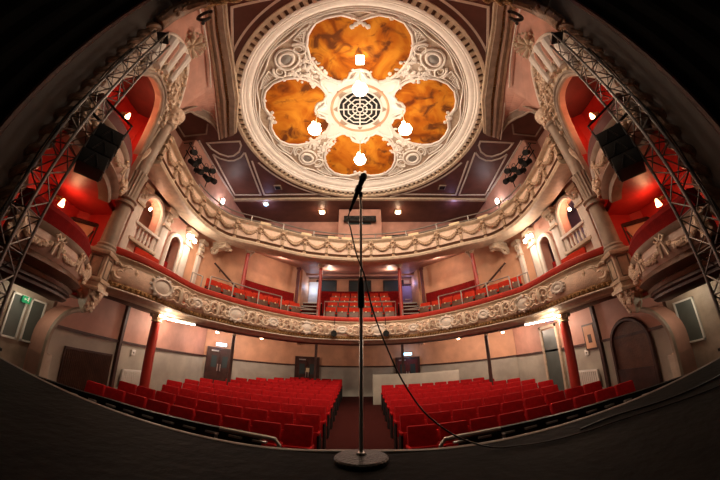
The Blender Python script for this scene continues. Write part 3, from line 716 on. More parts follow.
# ---------------------------------------------------------------- boxes
BP = [(-4.28,1.62),(-4.34,1.88),(-4.33,2.15),(-4.38,2.45),(-4.53,2.78),(-4.80,3.12),(-5.12,3.42)]
BPv = catmull([V(x,y,0) for x, y in BP], 5)
def box_front(s, side, z0, z1, level, rail_m):
    t = thing('theatre_box', px((-4.6,2.8,z0), s), '%s theatre box on the %s with bowed plaster front and red interior' % (level, side), 'theatre box', 'theatre boxes')
    h = z1-z0; k = 1 if level == 'lower' else 1
    mb = MB(); sweep(mb, BPv, [(-.12,z1-.36),(.10,z1-.36),(.14,z1-.32),(.16,z1-.26),(.10,z1-.25),(-.12,z1-.25)]); mb.mirror(s).build('capping', M['taupe'], t)
    mb = MB(); sweep(mb, BPv, [(-.14,z1-.26),(.08,z1-.26),(.12,z1-.06),(.07,z1+.02),(-.14,z1+.02)]); mb.mirror(s).build('velvet_rail', M[rail_m], t)
    mb = MB(); sweep(mb, BPv, [(-.12,z0+.18),(.06,z0+.18),(.13,z0+.28),(.15,z0+.38),(.10,z1-.36),(-.12,z1-.36)]); mb.mirror(s).build('front_panel', M['boxp'], t)
    mb = MB(); sweep(mb, BPv, [(-.2,z0-.08),(.02,z0-.08),(.05,z0-.02),(.0,z0),(.10,z0+.04),(.16,z0+.10),(.12,z0+.15),(.08,z0+.19),(-.2,z0+.19)]); mb.mirror(s).build('base_moulding', M['taupe'] if level == 'upper' else M['wood'], t)
    f = frames(BPv, .80)
    for i in range(len(f)-1):
        p = (f[i][0]+f[i+1][0])/2; n = (f[i][1]+f[i+1][1]).normalized(); F = fmat(p+n*.13, n, z0+.38); mb = MB()
        mb.tube([F @ V((-1+q/6)*.36, .10-.19*(1-(-1+q/6)**2), .01) for q in range(13)], [.025+.03*(1-(-1+q/6)**2) for q in range(13)], 7)
        for q in range(11):
            u = -1+q/5; rr = .022+.03*(1-u*u); y = .10-.19*(1-u*u)
            for _ in range(2): mb.blob(F @ V(u*.36+random.uniform(-.02,.02), y+random.uniform(-.03,.03), .03), (rr*1.2,rr,rr))
        mb.mirror(s).build('garland', M['relief'], t)
    for i, (p, n) in enumerate(f):
        F = fmat(p+n*.14, n, z0+.38); mb = MB()
        for sg in (-1, 1):
            mb.tube([F @ V(sg*x, y, .02) for x, y in ((0,.1),(.06,.17),(.11,.13),(.06,.08),(0,.1))], .02, 5)
            mb.tube([F @ V(sg*x, y, .02) for x, y in ((0,.1),(.05,-.0),(.07,-.14))], .022, 5)
        mb.blob(F @ V(0,.1,.03), (.035,.035,.03))
        if i in (0, len(f)-1):
            mb.tube([F @ V(0,.15,.02), F @ V(.02,0,.04), F @ V(0,-.2,.02)], [.05,.09,.04], 7)
            for _ in range(16): mb.blob(F @ V(random.uniform(-.09,.09), random.uniform(-.2,.15), .05), (.03,.05,.03))
        mb.mirror(s).build('ribbon_bow', M['relief'], t)
    if level == 'lower':
        mb = MB(); sweep(mb, BPv, [(-.3,z0-.08),(.0,z0-.08),(.03,z0-.13),(-.02,z0-.16),(-.01,z0-.20),(-.07,z0-.25),(-.3,z0-.28)]); mb.mirror(s).build('under_moulding', M['dkwood'], t)
    # floor slab, back wall, side walls, ceiling of the box
    BK = [(-5.55,1.7),(-6.2,2.2),(-6.5,3.0),(-6.45,3.9)]
    mb = MB(); mb.loft([[V(BPv[min(len(BPv)-1, round(i*(len(BPv)-1)/12))].x, BPv[min(len(BPv)-1, round(i*(len(BPv)-1)/12))].y, z) for i in range(13)] for z in (z0-.05, z0+.05)])
    A = [BPv[round(i*(len(BPv)-1)/12)] for i in range(13)]; Bk = resample([V(-4.4,1.45,0)]+[V(x,y,0) for x, y in BK]+[V(-5.45,3.95,0)], .1)
    Bk = [Bk[round(i*(len(Bk)-1)/12)] for i in range(13)]
    mb = MB(); rows = [[A[i]+V(0,0,z0-.06), Bk[i]+V(0,0,z0-.06), Bk[i]+V(0,0,z0+.06), A[i]+V(0,0,z0+.06)] for i in range(13)]; mb.loft(rows, closed=True)
    mb.mirror(s).build('floor_slab', M['cream'] if level == 'lower' else M['redwall'], t)
    ztop = 2.92 if level == 'lower' else 6.3
    mb = MB(); mb.loft([[b+V(0,0,z0), b+V(0,0,ztop)] for b in Bk]); mb.mirror(s).build('inner_wall', M['redwall'], t)
    if level == 'upper':
        mb = MB(); A2 = [V(-4.65-.95*i/12, 1.85+2.1*i/12, 0) for i in range(13)]
        mb.loft([[A2[i]+V(0,0,5.95), A2[i].lerp(Bk[i],.3)+V(0,0,6.15), Bk[i]+V(0,0,6.25)] for i in range(13)]); mb.mirror(s).build('inner_ceiling', M['maroon'], t)  # maroon puts the shadow of the red cove into its colour
    return t
for s, side in SIDES:
    box_front(s, side, 1.05, 1.90, 'lower', 'velvet'); box_front(s, side, 2.98, 3.85, 'upper', 'maroon')
    # the doors of lower boxes
    t = thing('box_door', px((-6.05,3.95,1.15), s), 'brown glazed door with crossed bars inside the %s lower box' % side, 'door', 'lower box doors')
    def dm(u, z, d=0): return V(-5.85-.62*u+.1*d, 4.02-.62*u*.55+.0-d*.18, z)
    mb = MB(); mb.loft([[dm(0,1.12), dm(0,2.62), dm(1,2.62), dm(1,1.12)], [dm(0,1.12,.25), dm(0,2.62,.25), dm(1,2.62,.25), dm(1,1.12,.25)]]); mb.poly([dm(0,1.12,.2),dm(0,2.62,.2),dm(1,2.62,.2),dm(1,1.12,.2)]); mb.mirror(s).build('door_leaf', M['peach'], t)
    mb = MB()
    for a, b in (((0,1.12),(0,2.65)),((0,2.65),(1,2.65)),((1,2.65),(1,1.12))): mb.tube([dm(*a,.35), dm(*b,.35)], .05, 4)
    mb.mirror(s).build('door_frame', M['dkwood'], t)
    mb = MB()
    for a, b in (((.1,1.2),(.9,2.5)),((.9,1.2),(.1,2.5)),((.1,1.85),(.9,1.85))): mb.tube([dm(*a,.4), dm(*b,.4)], .018, 4)
    mb.mirror(s).build('glazing_bars', M['dkwood'], t)
    # lamps inside the boxes
    for level, z, pos, e in (('lower',2.62,(-5.9,2.95),9),('upper',5.35,(-5.8,3.12),22)):
        x, y = pos
        t = thing('box_lamp', px((x-.2,y,z), s), 'small glowing lamp on the red wall of the %s %s box' % (side, level), 'wall lamp', 'lamps in the red boxes')
        MB().lathe(px((x-.28,y,z+.13), s), [(.07,-.02),(.08,0),(.03,.03)], 12).build('rose', M['gold'], t)
        MB().tube([px((x-.4,y+.05,z+.1),s), px((x-.28,y,z+.16),s), px((x-.1,y,z+.13),s), px((x,y,z+.08),s)], .014, 6).build('arm', M['gold'], t)
        MB().lathe(px((x,y,z), s), [(.065,-.08),(.05,-.02),(.03,.06),(.015,.08)], 14).build('glass_shade', M['boxbulb'], t)
        point(px((x+.1,y+.02,z-.02), s), e, (1,.45,.22), .05)

# big arches over the boxes, relief spandrels and pink coves
AB = catmull([V(-4.36,1.6,5.3),V(-4.42,1.75,6.3),V(-4.52,2.05,6.9),V(-4.75,2.6,7.35),V(-5.0,3.1,7.50),V(-5.18,3.45,7.45),V(-5.4,3.93,6.95),V(-5.5,4.15,6.35)], 5)
AI = catmull([V(-4.40,1.75,4.6),V(-4.46,2.0,5.1),V(-4.62,2.35,5.6),V(-4.85,2.8,5.88),V(-5.02,3.15,5.94),V(-5.18,3.45,5.75),V(-5.28,3.65,5.2),V(-5.32,3.75,4.5)], 5)
LUN = catmull([V(-5.5,4.15,6.35),V(-5.72,4.55,7.1),V(-5.98,5.0,7.85),V(-6.05,5.35,8.12),V(-5.9,5.75,8.32),V(-5.75,6.2,8.42),V(-5.68,6.9,8.44)], 5)
for s, side in SIDES:
    S = 1
    mb = MB(); mb.loft([AB, [a.lerp(b,.5)+V(.03,.0,0) for a, b in zip(AB, AI)], AI]); mb.mirror(s); struct(mb, 'wall_box_arch_%s' % side, M['cream'])
    # piers carrying the spandrel down to the upper box
    mb = MB(); mb.box((-5.38,3.92,4.95),(.12,.45,2.9), Matrix.Rotation(R(26),3,'Z')).box((-4.36,1.62,4.6),(.12,.3,3.0), Matrix.Rotation(R(26),3,'Z')).mirror(s); struct(mb, 'wall_box_pier_%s' % side, M['taupe'])
    # arch soffit
    mb = MB(); mb.loft([AI, [p+V(-.20,-.09,0) for p in AI]]); mb.mirror(s); struct(mb, 'wall_arch_soffit_%s' % side, M['pink'])
    t = thing('box_arch', px((-4.9,3.0,6.8), s), 'ornate plaster arch with carved scrolls over the %s boxes' % side, 'arch', 'ornate arches over the boxes')
    mb = MB(); mb.tube(AB, .075, 8); mb.tube([p+V(.05,.02,-.12) for p in AB], .045, 8); mb.mirror(s).build('outer_rib', M['dullwhite'], t)
    mb = MB(); mb.tube(AI, .06, 8); mb.tube([p+V(.04,.02,.11) for p in AI], .035, 8); mb.mirror(s).build('inner_rib', M['taupe'], t)
    mb = MB()
    for i in range(len(AB)):
        for _ in range(7):
            f = random.uniform(.12,.88); q = AB[i].lerp(AI[i], f)
            if i > len(AB)*.20: mb.blob(q+V(.05,.03,0)+V(random.uniform(-.05,.05),random.uniform(-.08,.08),random.uniform(-.05,.05)), [random.uniform(.03,.09) for _ in range(3)])
    mb.tube([AB[i].lerp(AI[i],.5)+V(.05,.03,0) for i in range(7,len(AB))], .07, 6)
    for c0 in (.35,.55,.75,.9):
        i = int(c0*(len(AB)-1)); q = AB[i].lerp(AI[i], .5); tg = (AB[i+1]-AB[i]).normalized(); rd = (AI[i]-AB[i]).normalized()
        mb.tube([q+tg*((.28*(1-j/26))*math.cos(j*.5))+rd*((.28*(1-j/26))*math.sin(j*.5))+V(.10,.05,0) for j in range(22)], [.035*(1-j/30) for j in range(22)], 6)
    mb.mirror(s).build('carved_scrolls', M['relief'], t)
    # striped fan in the upper part of the tympanum
    mb = MB()
    for j in range(4):
        i = 4+j*4; a = AB[i].lerp(AI[i], .12)+V(.08,.04,0); b = AB[i].lerp(AI[i], .80)+V(.08,.04,0)
        mb.tube([a,b], [.16,.09], 10)
    mb.mirror(s).build('fan_flutes', M['white'], t)
    mb = MB()
    for j in range(3):
        i = 6+j*4; mb.tube([AB[i].lerp(AI[i],f)+V(.13,.06,0) for f in (.15,.3,.5,.65)], [.03,.07,.06,.02], 8)
    mb.mirror(s).build('pink_inlays', M['pink'], t)
    # shell over the arch
    c = V(-4.68,2.62,7.62); mb = MB(); ax = V(.55,.35,-.75).normalized(); u = ax.cross(V(0,0,1)).normalized(); w = ax.cross(u)
    for j in range(9):
        a = 2*PI*j/9; d = u*math.cos(a)+w*math.sin(a); mb.tube([c+d*.05, c+d*.3+ax*.06, c+d*.36], [.03,.085,.05], 8)
    for j in range(24):
        a = 2*PI*j/24; d = u*math.cos(a)+w*math.sin(a); mb.blob(c+d*.42, (.05,.05,.05))
    mb.blob(c+ax*.05, (.08,.08,.08)); mb.mirror(s).build('scallop_shell', M['cream'], t)
    # side figure bracket (scroll) at lower right of the arch
    mb = MB(); mb.tube([V(-5.35+.1*math.sin(j*.5), 3.8+.02*j, 4.4+.09*j) for j in range(16)], [.1-.004*j for j in range(16)], 8)
    mb.mirror(s).build('side_scroll', M['relief'], t)
    # pink cove between the rib and the arches
    low = resample(AB, .1)[2:] + resample(LUN, .1)[1:]; n = 40
    low = resample(low, plen(low)/n); up = resample([p+V(0,0,8.42) for p in RIB_O], plen(RIB_O)/n); k = min(len(low), len(up))
    mb = MB(); rows = []
    for i in range(k):
        a = low[i]; b = up[i]; rows.append([a.lerp(b,f)+V(-.12*math.sin(PI*f),0,.12*math.sin(PI*f)) for f in (0,.25,.5,.75,1)])
    mb.loft(rows); mb.mirror(s); struct(mb, 'wall_cove_%s' % side, M['pink'])
    mb = MB(); mb.tube(LUN, .05, 8); lb = [p+V(.07,.02,.12) for p in LUN]; mb.loft([[p+V(.02,0,0) for p in LUN],[p+V(.30,-.10,.12) for p in LUN]]); mb.tube([p+V(.32,-.10,.10) for p in LUN], .03, 6); mb.mirror(s); struct(mb, 'trim_%d' % tn, M['taupe']); tn += 1
    mb = MB(); mb.tube([low[int(k*f)].lerp(up[int(k*f)], .86)+V(.02,.02,-.02) for f in [.03+.5*j/12 for j in range(13)]], .025, 6); mb.tube([p+V(-.10,.02,8.38) for p in RIB_O], .03, 6); mb.mirror(s); struct(mb, 'trim_%d' % tn, M['dullwhite']); tn += 1
    # brown panelled soffit within the lunette
    mb = MB(); mb.poly([(-5.5,4.2,8.46),(-7.7,4.2,8.46),(-7.7,6.9,8.46),(-5.6,6.9,8.46)]); mb.mirror(s); struct(mb, 'ceiling_lunette_%s' % side, M['brown'])
    mb = MB(); flatline(mb, [(-7.4,5.2),(-7.4,6.6),(-6.3,6.6),(-6.0,6.1)], .06, 8.42, 8.45); mb.mirror(s); struct(mb, 'trim_%d' % tn, M['taupe']); tn += 1
    # wall continuing up between giant column and gallery
    mb = MB(); mb.loft([[V(-5.5,4.2,4.7),V(-5.5,4.2,6.4)],[V(-5.7,4.2,4.7),V(-5.7,4.2,7.1)],[V(-7.7,4.2,4.7),V(-7.7,4.2,8.5)]]); mb.mirror(s); struct(mb, 'wall_gallery_end_%s' % side, M['pink'])

# circle side wall joinery: pilasters, arch rings, balustrade, consoles
for s, side in SIDES:
    X = -6.3
    for y, w, nm in ((5.12,.26,'nearest the stage'),(6.48,.3,'between arch and doorway'),(7.85,.34,'past the doorway'),(8.75,.22,'nearest the back')):
        t = thing('pilaster', px((X,y,1.5), s), 'pale wall pilaster in the %s side of the dress circle, %s' % (side, nm), 'pilaster', '%s dress circle pilasters' % side)
        MB().box((X+.06,y,3.2),(.14,w,2.9), bev=.02).mirror(s).build('shaft', M['dullwhite'], t)
        MB().box((X+.08,y,2.2),(.2,w+.1,.1)).box((X+.08,y,2.05),(.24,w+.14,.08)).mirror(s).build('base', M['dullwhite'], t)
        mb = MB().box((X+.09,y,4.02),(.22,w+.1,.08)).box((X+.1,y,4.55),(.3,w+.16,.14))
        for k in range(10): mb.blob((X+.14, y+random.uniform(-w/2,w/2), 4.2+random.uniform(0,.3)), (.06,.06,.07))
        mb.mirror(s).build('capital', M['cream'], t)
    for ya, yb, zb, zs, nm in ((5.35,6.2,3.05,4.15,'arched window opening'),(6.95,7.55,1.4,3.75,'arched doorway')):
        A = [V(X+.03,y,z) for y, z in arch_pts(ya-.05,yb+.05,zb,zs)]
        o = MB().tube(A, .07, 8).mirror(s).build('arch_surround', M['dullwhite']); tag(o, 'pale moulded surround of the %s in the %s circle wall' % (nm, side), 'arch surround', 'arch surrounds of the circle walls')
    t = thing('balustrade', px((X,5.78,3.0), s), 'small pale balustrade in the %s circle wall arch' % side, 'balustrade', 'balustrades of the circle wall arches')
    MB().box((X+.05,5.78,3.52),(.2,1.1,.09), bev=.02).mirror(s).build('handrail', M['dullwhite'], t)
    MB().box((X+.05,5.78,3.02),(.22,1.2,.1), bev=.02).box((X+.04,5.78,2.72),(.1,1.2,.06)).mirror(s).build('plinth', M['cream'], t)
    for k in range(6): MB().lathe(px((X+.05,5.38+.16*k,3.05), s), [(.04,0),(.03,.06),(.055,.16),(.03,.28),(.03,.38),(.045,.43)], 10).build('baluster', M['dullwhite'], t)
    # lamp in the arch
    t = thing('arch_lamp', px((-6.55,5.9,4.3), s), 'bright bare lamp hanging in the %s circle wall arch' % side, 'lamp', 'lamps of the circle wall arches')
    MB().tube([px((-6.5,5.85,4.62),s), px((-6.5,5.85,4.36),s)], .01, 5).build('cord', M['plate'], t); MB().blob(px((-6.5,5.85,4.3),s), (.05,.05,.06), sub=2).build('bulb', M['bulb'], t)
    point(px((-6.42,5.85,4.25),s), 13, (1,.50,.32), .05)
    # cluster wall lamp on the pilaster
    t = thing('wall_bracket_lamp', px((-6.15,7.75,4.1), s), 'blazing three-light bracket lamp on the %s circle wall pilaster' % side, 'wall lamp', 'bracket lamps of the dress circle')
    bx, by, bz = -5.95, 7.55, 4.12
    MB().blob(px((-6.2,7.85,4.35),s), (.06,.14,.2), sub=2).build('back_plate', M['gold'], t)
    for k, (dy, dz) in enumerate(((-.22,0),(0,.06),(.22,0))):
        MB().tube([px((-6.2,7.8,4.3),s), px((-6.05,7.7+dy,4.1),s), px((bx,by+dy+.1,bz+dz),s)], .015, 6).build('arm', M['gold'], t)
        MB().blob(px((bx,by+dy+.1,bz+dz+.08),s), (.065,.065,.09), sub=2).build('glass_globe', M['shadew'], t)
    point(px((bx+.2,by+.0,bz-.1),s), 48, (1,.80,.62), .12)
    # door leaf in the doorway
    o = MB().box((-6.6,7.35,2.35),(.06,.36,1.7)).mirror(s).build('lobby_door', M['velvet']); tag(o, 'dark red door leaf standing open in the %s circle doorway' % side, 'door', 'circle lobby doors')
    # scrolled console under the upper circle
    t = thing('console_bracket', px((-5.7,9.3,4.5), s), 'cream scrolled console under the upper balcony, %s side' % side, 'console', 'scrolled consoles of the circle')
    MB().box((-5.55,9.2,4.74),(.95,.40,.16), Matrix.Rotation(R(-25),3,'Z'), bev=.02).mirror(s).build('cap', M['cream'], t)
    mb = MB().tube([V(-5.9+.20*(1-j/30)*math.cos(j*.45), 9.25, 4.46+.20*(1-j/30)*math.sin(j*.45)) for j in range(26)], .06, 8).box((-5.55,9.2,4.58),(.75,.30,.18), Matrix.Rotation(R(-25),3,'Z'), bev=.04)
    for j in range(8): mb.blob((-5.25+random.uniform(-.15,.1),9.25,4.5+random.uniform(-.05,.1)), (.06,.08,.05))
    mb.mirror(s).build('scroll', M['cream'], t)
    # diagonal stair handrail on the wall and dado
    t = thing('stair_handrail', px((-5.6,9.9,3.4), s), 'dark sloping stair handrail on the %s curved circle wall' % side, 'handrail', 'stair handrails of the circle')
    MB().tube([px((-5.9,9.45,4.0),s), px((-4.95,10.35,3.1),s)], .04, 6).build('rail_bar', M['dkwood'], t)
    for f in (.2,.8): MB().tube([px((-5.9+.95*f,9.45+.9*f,4.0-.9*f),s), px((-5.95+.95*f,9.6+.9*f,3.9-.9*f),s)], .015, 5).build('bracket', M['black'], t)
    # low maroon wall behind the side seats
    P = catmull([V(x,y,0) for x, y in ((-4.98,10.5),(-4.45,11.2),(-3.75,12.0),(-3.2,12.6))], 5)
    mb = MB(); mb.loft([[p+V(0,0,1.9), p+V(0,0,3.72), p+V(-.06,.05,3.72), p+V(-.06,.05,1.9)] for p in P], closed=True)
    mb.mirror(s); o = mb.build('partition_wall', M['velvet']); tag(o, 'low curved dark red partition behind the %s circle seats' % side, 'partition', 'red partitions in the circle')
    # circle ceiling downlights
    for x, y, z, lb in ((-3.5,10.9,5.0,'by the bend'),(-1.5,12.6,5.08,'over the centre seats')):
        t = thing('dome_light', px((x,y,z), s), 'round glowing ceiling light over the dress circle %s, %s side' % (lb, side), 'ceiling light', 'ceiling lights of the dress circle')
        MB().lathe(px((x,y,z-.02), s), [(.13,0),(.13,.06)], 16).build('lamp_base', M['plate'], t); MB().blob(px((x,y,z-.03), s), (.09,.09,.05), sub=2).build('glass', M['shade'], t)
        point(px((x,y,z-.25), s), 26, (1,.76,.60))
# centre: red partition, windows
o = MB().box((0,14.45,2.9),(4.5,.1,2.9)).build('partition_wall', M['velvet']); tag(o, 'wide red partition behind the centre dress circle seats', 'partition', None)
for i, (x, w, nm) in enumerate(((-1.95,1.15,'left'),(0,1.25,'middle'),(1.95,1.15,'right'))):
    t = thing('glazed_screen', (x,15.05,4.5), 'dark window behind the centre dress circle, the %s one of three' % nm, 'window', 'dark windows behind the circle')
    MB().box((x,15.05,4.82),(w,.04,.66)).build('pane', M['window'], t)
    mb = MB()
    for a in (-1, 1): mb.box((x+a*w/2,15.03,4.82),(.06,.08,.7))
    mb.box((x,15.03,4.48),(w,.08,.05)).box((x,15.03,5.16),(w,.08,.05)); mb.build('window_frame', M['dkwood'], t)

t = thing('circle_door', (2.72,15.0,3.3), 'purple-lit door with a small sign above at the right rear of the circle', 'door')
MB().box((2.72,14.98,4.05),(.62,.06,1.5)).build('door_leaf', M['lilac'], t)
mb = MB().box((2.38,14.97,4.1),(.07,.1,1.65)).box((3.0,14.97,4.1),(.05,.1,1.65)).box((2.7,14.97,4.88),(.7,.1,.07)); mb.build('door_frame', M['dkwood'], t)
MB().box((2.72,14.92,4.0),(.3,.03,.05)).build('push_bar', M['chrome'], t)
o = MB().box((2.72,15.05,5.1),(.34,.04,.14)).build('door_sign', M['plate']); tag(o, 'small sign over the purple-lit circle door', 'sign')
t = thing('lit_doorway', (-2.7,15.0,3.3), 'pale blue-lit doorway at the left rear of the circle', 'doorway')
MB().box((-2.68,15.0,4.2),(.55,.06,1.7)).build('door_leaf', M['white'], t); MB().box((-2.36,14.97,4.2),(.06,.1,1.8)).build('door_frame', M['dkwood'], t)
point((-2.68,14.5,4.6), 14, (.6,.75,1), .08); point((2.72,14.4,4.8), 9, (.5,.5,1), .08)
# ---------------------------------------------------------------- seats
def make_seat(m, label, cat='seat', plate=False, flip_m=None, up=0):
    t = thing('theatre_chair', (0,0,0), label, cat)
    rb = Matrix.Rotation(R(-9),3,'X')
    MB().box((0,.10,.64),(.45,.09,.50), rb, bev=.03).build('backrest', M[m], t)
    MB().box((0,.005-up*.35,.43+up),(.43,.10,.32), Matrix.Rotation(R(-9),3,'X'), bev=.03).build('seat_cushion', M[flip_m or m], t)
    for sg in (-1, 1):
        MB().box((sg*.226,.02,.58),(.045,.26,.05), bev=.012).build('armrest', M[m], t)
        MB().box((sg*.226,.02,.30),(.035,.2,.60)).build('leg', M['black'], t)
    if plate: MB().lathe((0,-.10,.66), [(.03,0),(.03,.012)], 10, Matrix.Rotation(PI/2,3,'X')).build('number_plate', M['cushion'], t)
    return note(t)
def place(proto, loc, rz, label, group, first):
    o = proto if first else copy_tree(proto)
    o.location = loc; o.rotation_euler = (0,0,rz); o['label'] = label; o['group'] = group; return o
sp = make_seat('seat', ''); first = True
for s, side in SIDES:
    nrow = 11 if s < 0 else 11
    for i in range(nrow):
        y = 4.36+.87*i+.015*i
        xm = 5.0 if i < 7 else (4.7,4.3,3.9,3.4)[i-7]
        k0 = 0
        k = 0; x = .93+.012*i
        while x <= xm:
            skip = (s > 0 and i >= 8 and x < 4.2)
            yy = y-.014*(x-2.4)**2
            if any(abs(x-a) < .42 and abs(yy-b) < .34 for a, b in ((5.15,6.05),(4.35,9.15))): skip = True
            if not skip:
                k += 1
                off = -.028*(x-2.4)**2*.5
                place(sp, (s*x, y+off, floor_z(y)), R(-s*(x-2.2)*2.2), 'red stalls chair %s of the aisle, %s row, %s from the aisle' % (side, 'front' if i == 0 else ordw[i], ordw[k-1]), '%s block of red stalls chairs' % side, first); first = False
            x += .5
# sound desk wall
t = thing('sound_desk_screen', (2.3,11.6,-1.15), 'long low white screen wall behind the right stalls seats', 'screen')
MB().box((2.32,11.7,-.58),(3.6,.08,1.3), bev=.01).build('panel', M['dado'], t)
MB().box((1.15,11.95,.0),(1.0,.4,.1)).build('desk_top', M['black'], t)
# circle seats
cp = make_seat('cseat', '', plate=True, flip_m='wood', up=.09); cf = True
def offset_path(P, d): N = normals(P); return [p-n*d for p, n in zip(P, N)]
def seats_on(P, a, b, z, side, row, first):
    for k, (p, n) in enumerate(frames(P[a:b+1], .51)[1:-1]):
        if any(abs(abs(p.x)-u) < .34 and abs(p.y-v) < .34 for u, v in ((4.62,9.75),(3.08,12.6),(1.78,11.45))): continue
        place(cp, (p.x,p.y,z), math.atan2(n.y,n.x)+PI/2, 'scarlet dress circle chair, %s, %s row, %s from the left' % (side, row, ordw[min(k,15)]), 'scarlet dress circle seats, %s' % side, first); first = False
    return first
LP = len(PC)
for s, side in SIDES:
    P = offset_path(PC, .75); a, b = (23, 41) if s < 0 else (LP-42, LP-24)
    cf = seats_on(P, a, b, 2.0, side+' bend block', 'front', cf)
    P = offset_path(PC, 1.6); cf = seats_on(P, a+2, b, 2.25, side+' bend block', 'second', cf)
    P = offset_path(PC, .62); a, b = (3, 14) if s < 0 else (LP-15, LP-4)
    cf = seats_on(P, a, b, 1.80, side+' side slip', 'front', cf)
for i in range(4):
    P = [V(-1.78+3.56*k/8, 11.55+.8*i-.06*(abs(k-4)/4)**2, 0) for k in range(9)]
    cf = seats_on(P, 0, 8, 2.0+.42*i, 'centre block', ordw[i], cf)
# circle stepped floors
mb = MB()
for i in range(4): mb.box((0,11.65+.8*i,1.96+.21*i-.0),(3.6,.8,.1+.42*i+.0))
struct(mb, 'floor_circle', M['carpet'])
for s, side in SIDES:
    mb = MB(); P = resample([p for p in PC[22:46]], .3); N = normals(P)
    mb.loft([[p-n*.3+V(0,0,1.88), p-n*.3+V(0,0,2.0), p-n*1.25+V(0,0,2.0), p-n*1.25+V(0,0,2.25), p-n*2.1+V(0,0,2.25), p-n*2.1+V(0,0,1.88)] for p, n in zip(P, N)], closed=True)
    mb.mirror(s); struct(mb, 'floor_circle_%s' % side, M['carpet'])
    # stairway between blocks
    t = thing('gangway_steps', (2.45*s,12.3,1.5), 'grey-edged gangway steps beside the centre circle seats, %s side' % side, 'steps', 'gangway steps of the circle')
    for k in range(7): MB().box((2.42*s,11.4+.36*k,1.95+.12*k),(.95,.355,.12+.24*k)).build('step', M['carpet'], t)
    mb = MB()
    for k in range(7): mb.box((2.42*s,11.22+.36*k,2.0+.24*k-.0),(.95,.03,.035))
    mb.build('step_nosings', M['dksteel'], t)
    # metal guard rails at the head of gangways and around blocks
    def guard(pts, label, group, posts):
        m_ = sum((Vector(p) for p in pts), Vector())/len(pts)
        t = thing('guard_rail', m_, label, 'guard rail', group)
        MB().tube(pts, .022, 6).build('top_tube', M['dksteel'], t)
        for q in posts: MB().tube([V(q[0],q[1],q[2]-.5), V(*q)], .022, 6).build('post', M['dksteel'], t)
    guard([(1.25*s,10.95,2.75),(2.0*s,10.8,2.75),(2.75*s,10.2,2.75)] if 0 else [(1.75*s,10.95,2.62),(2.8*s,10.25,2.62)], 'chrome guard rail at the foot of the %s circle gangway' % side, 'gangway guard rails', [(1.75*s,10.95,2.62),(2.8*s,10.25,2.62)])
    guard([(2.95*s,9.75,2.85),(3.6*s,9.05,2.85),(4.2*s,8.2,2.85),(4.75*s,7.6,2.85)], 'long chrome guard rail along the %s bend of the circle' % side, 'side guard rails', [(2.95*s,9.75,2.85),(3.6*s,9.05,2.85),(4.2*s,8.2,2.85),(4.75*s,7.6,2.85)])
    guard([(4.9*s,7.35,2.75),(5.5*s,7.6,2.95)], 'short dark guard rail by the %s circle doorway' % side, 'short guard rails', [(4.9*s,7.35,2.75),(5.5*s,7.6,2.95)])
t = thing('guard_rail', (0,11.2,2.4), 'chrome guard rail in front of the centre dress circle seats', 'guard rail')
MB().tube([(-1.5,11.25,2.4),(-1.5,11.25,3.05),(1.5,11.25,3.05),(1.5,11.25,2.4)], .024, 6).build('top_tube', M['dksteel'], t)
# spot lanterns clipped under the circle front
for x, y, nm in ((-.98,10.45,'left of centre'),(.98,10.45,'right of centre')):
    t = thing('clip_spotlight', (x,y,1.65), 'small black spotlight clipped to the circle front, %s' % nm, 'spotlight', 'clip spotlights on the circle front')
    MB().lathe((x,y-.02,1.62), [(.09,-.1),(.11,-.05),(.11,.08),(.12,.1)], 14, Matrix.Rotation(PI/2,3,'X')).build('lamp_body', M['black'], t)
    MB().tube([(x,y+.1,1.62),(x,y+.1,2.25),(x,y+.3,2.32)], .014, 6).build('clip_arm', M['black'], t)

# ---------------------------------------------------------------- stalls: doors, lamps, fittings
def bw_at(u):  # point and normal on back wall by x
    P = resample(BWF, .05); i = min(range(len(P)), key=lambda j: abs(P[j].x-u))
    Q = BWS; N = normals(Q); j = min(range(len(Q)), key=lambda j: abs(Q[j].x-u)); return P[i], (P[max(0,i-9)]-P[min(len(P)-1,i+9)]).cross(V(0,0,-1)).normalized()
def bw_mat(u, z, off=0):
    p, n = bw_at(u); return fmat(V(p.x,p.y,0)+n*off, n, z)
def bbox_(mb, F, x, y, z, sx, sy, sz):
    rot = F.to_3x3(); mb.box(F @ V(x,y,z), (sx,sy,sz), rot); return mb
def stalls_door(u, label, sign, leafm='maroon', w=1.0, notice=False, lz=0):
    F = bw_mat(u, floor_z(13), .03); t = thing('double_door', F @ V(0,0,0), label, 'door', 'stalls rear doors')
    mb = MB(); bbox_(mb, F, -w/2-.05, .9, 0, .1, 1.84, .12); bbox_(mb, F, w/2+.05, .9, 0, .1, 1.84, .12); bbox_(mb, F, 0, 1.84, 0, w+.2, .12, .12); mb.build('door_frame', M['dkwood'], t)
    for sg in (-1, 1):
        mb = MB(); bbox_(mb, F, sg*w/4, .9, .02, w/2-.01, 1.8, .05); d = mb.build('door_leaf', M[leafm], t)
        mb = MB(); bbox_(mb, F, sg*w/4, 1.30, .05, w/4, .5, .02); mb.build('glass_pane', M['window'], d)
        mb = MB(); bbox_(mb, F, sg*.06, 1.05, .07, .03, .3, .03); mb.build('door_handle', M['chrome'], d)
    mb = MB(); bbox_(mb, F, -w/4, 1.75, .09, w/3, .06, .05); mb.build('door_closer', M['chrome'], t)
    if notice:
        mb = MB(); bbox_(mb, F, .02, 1.25, .09, .16, .2, .01); mb.build('yellow_notice', M['cushion'], t)
    return F
F1 = stalls_door(-6.05, 'dark double door with chrome handles at the left rear corner of the stalls', True, 'dkwood', .95)
F2 = stalls_door(-2.58, 'dark rear stalls door with a small yellow notice', False, 'dkwood', 1.0, True)
F3 = stalls_door(2.35, 'red double door under a lit sign behind the sound desk screen', True, 'maroon', 1.0)
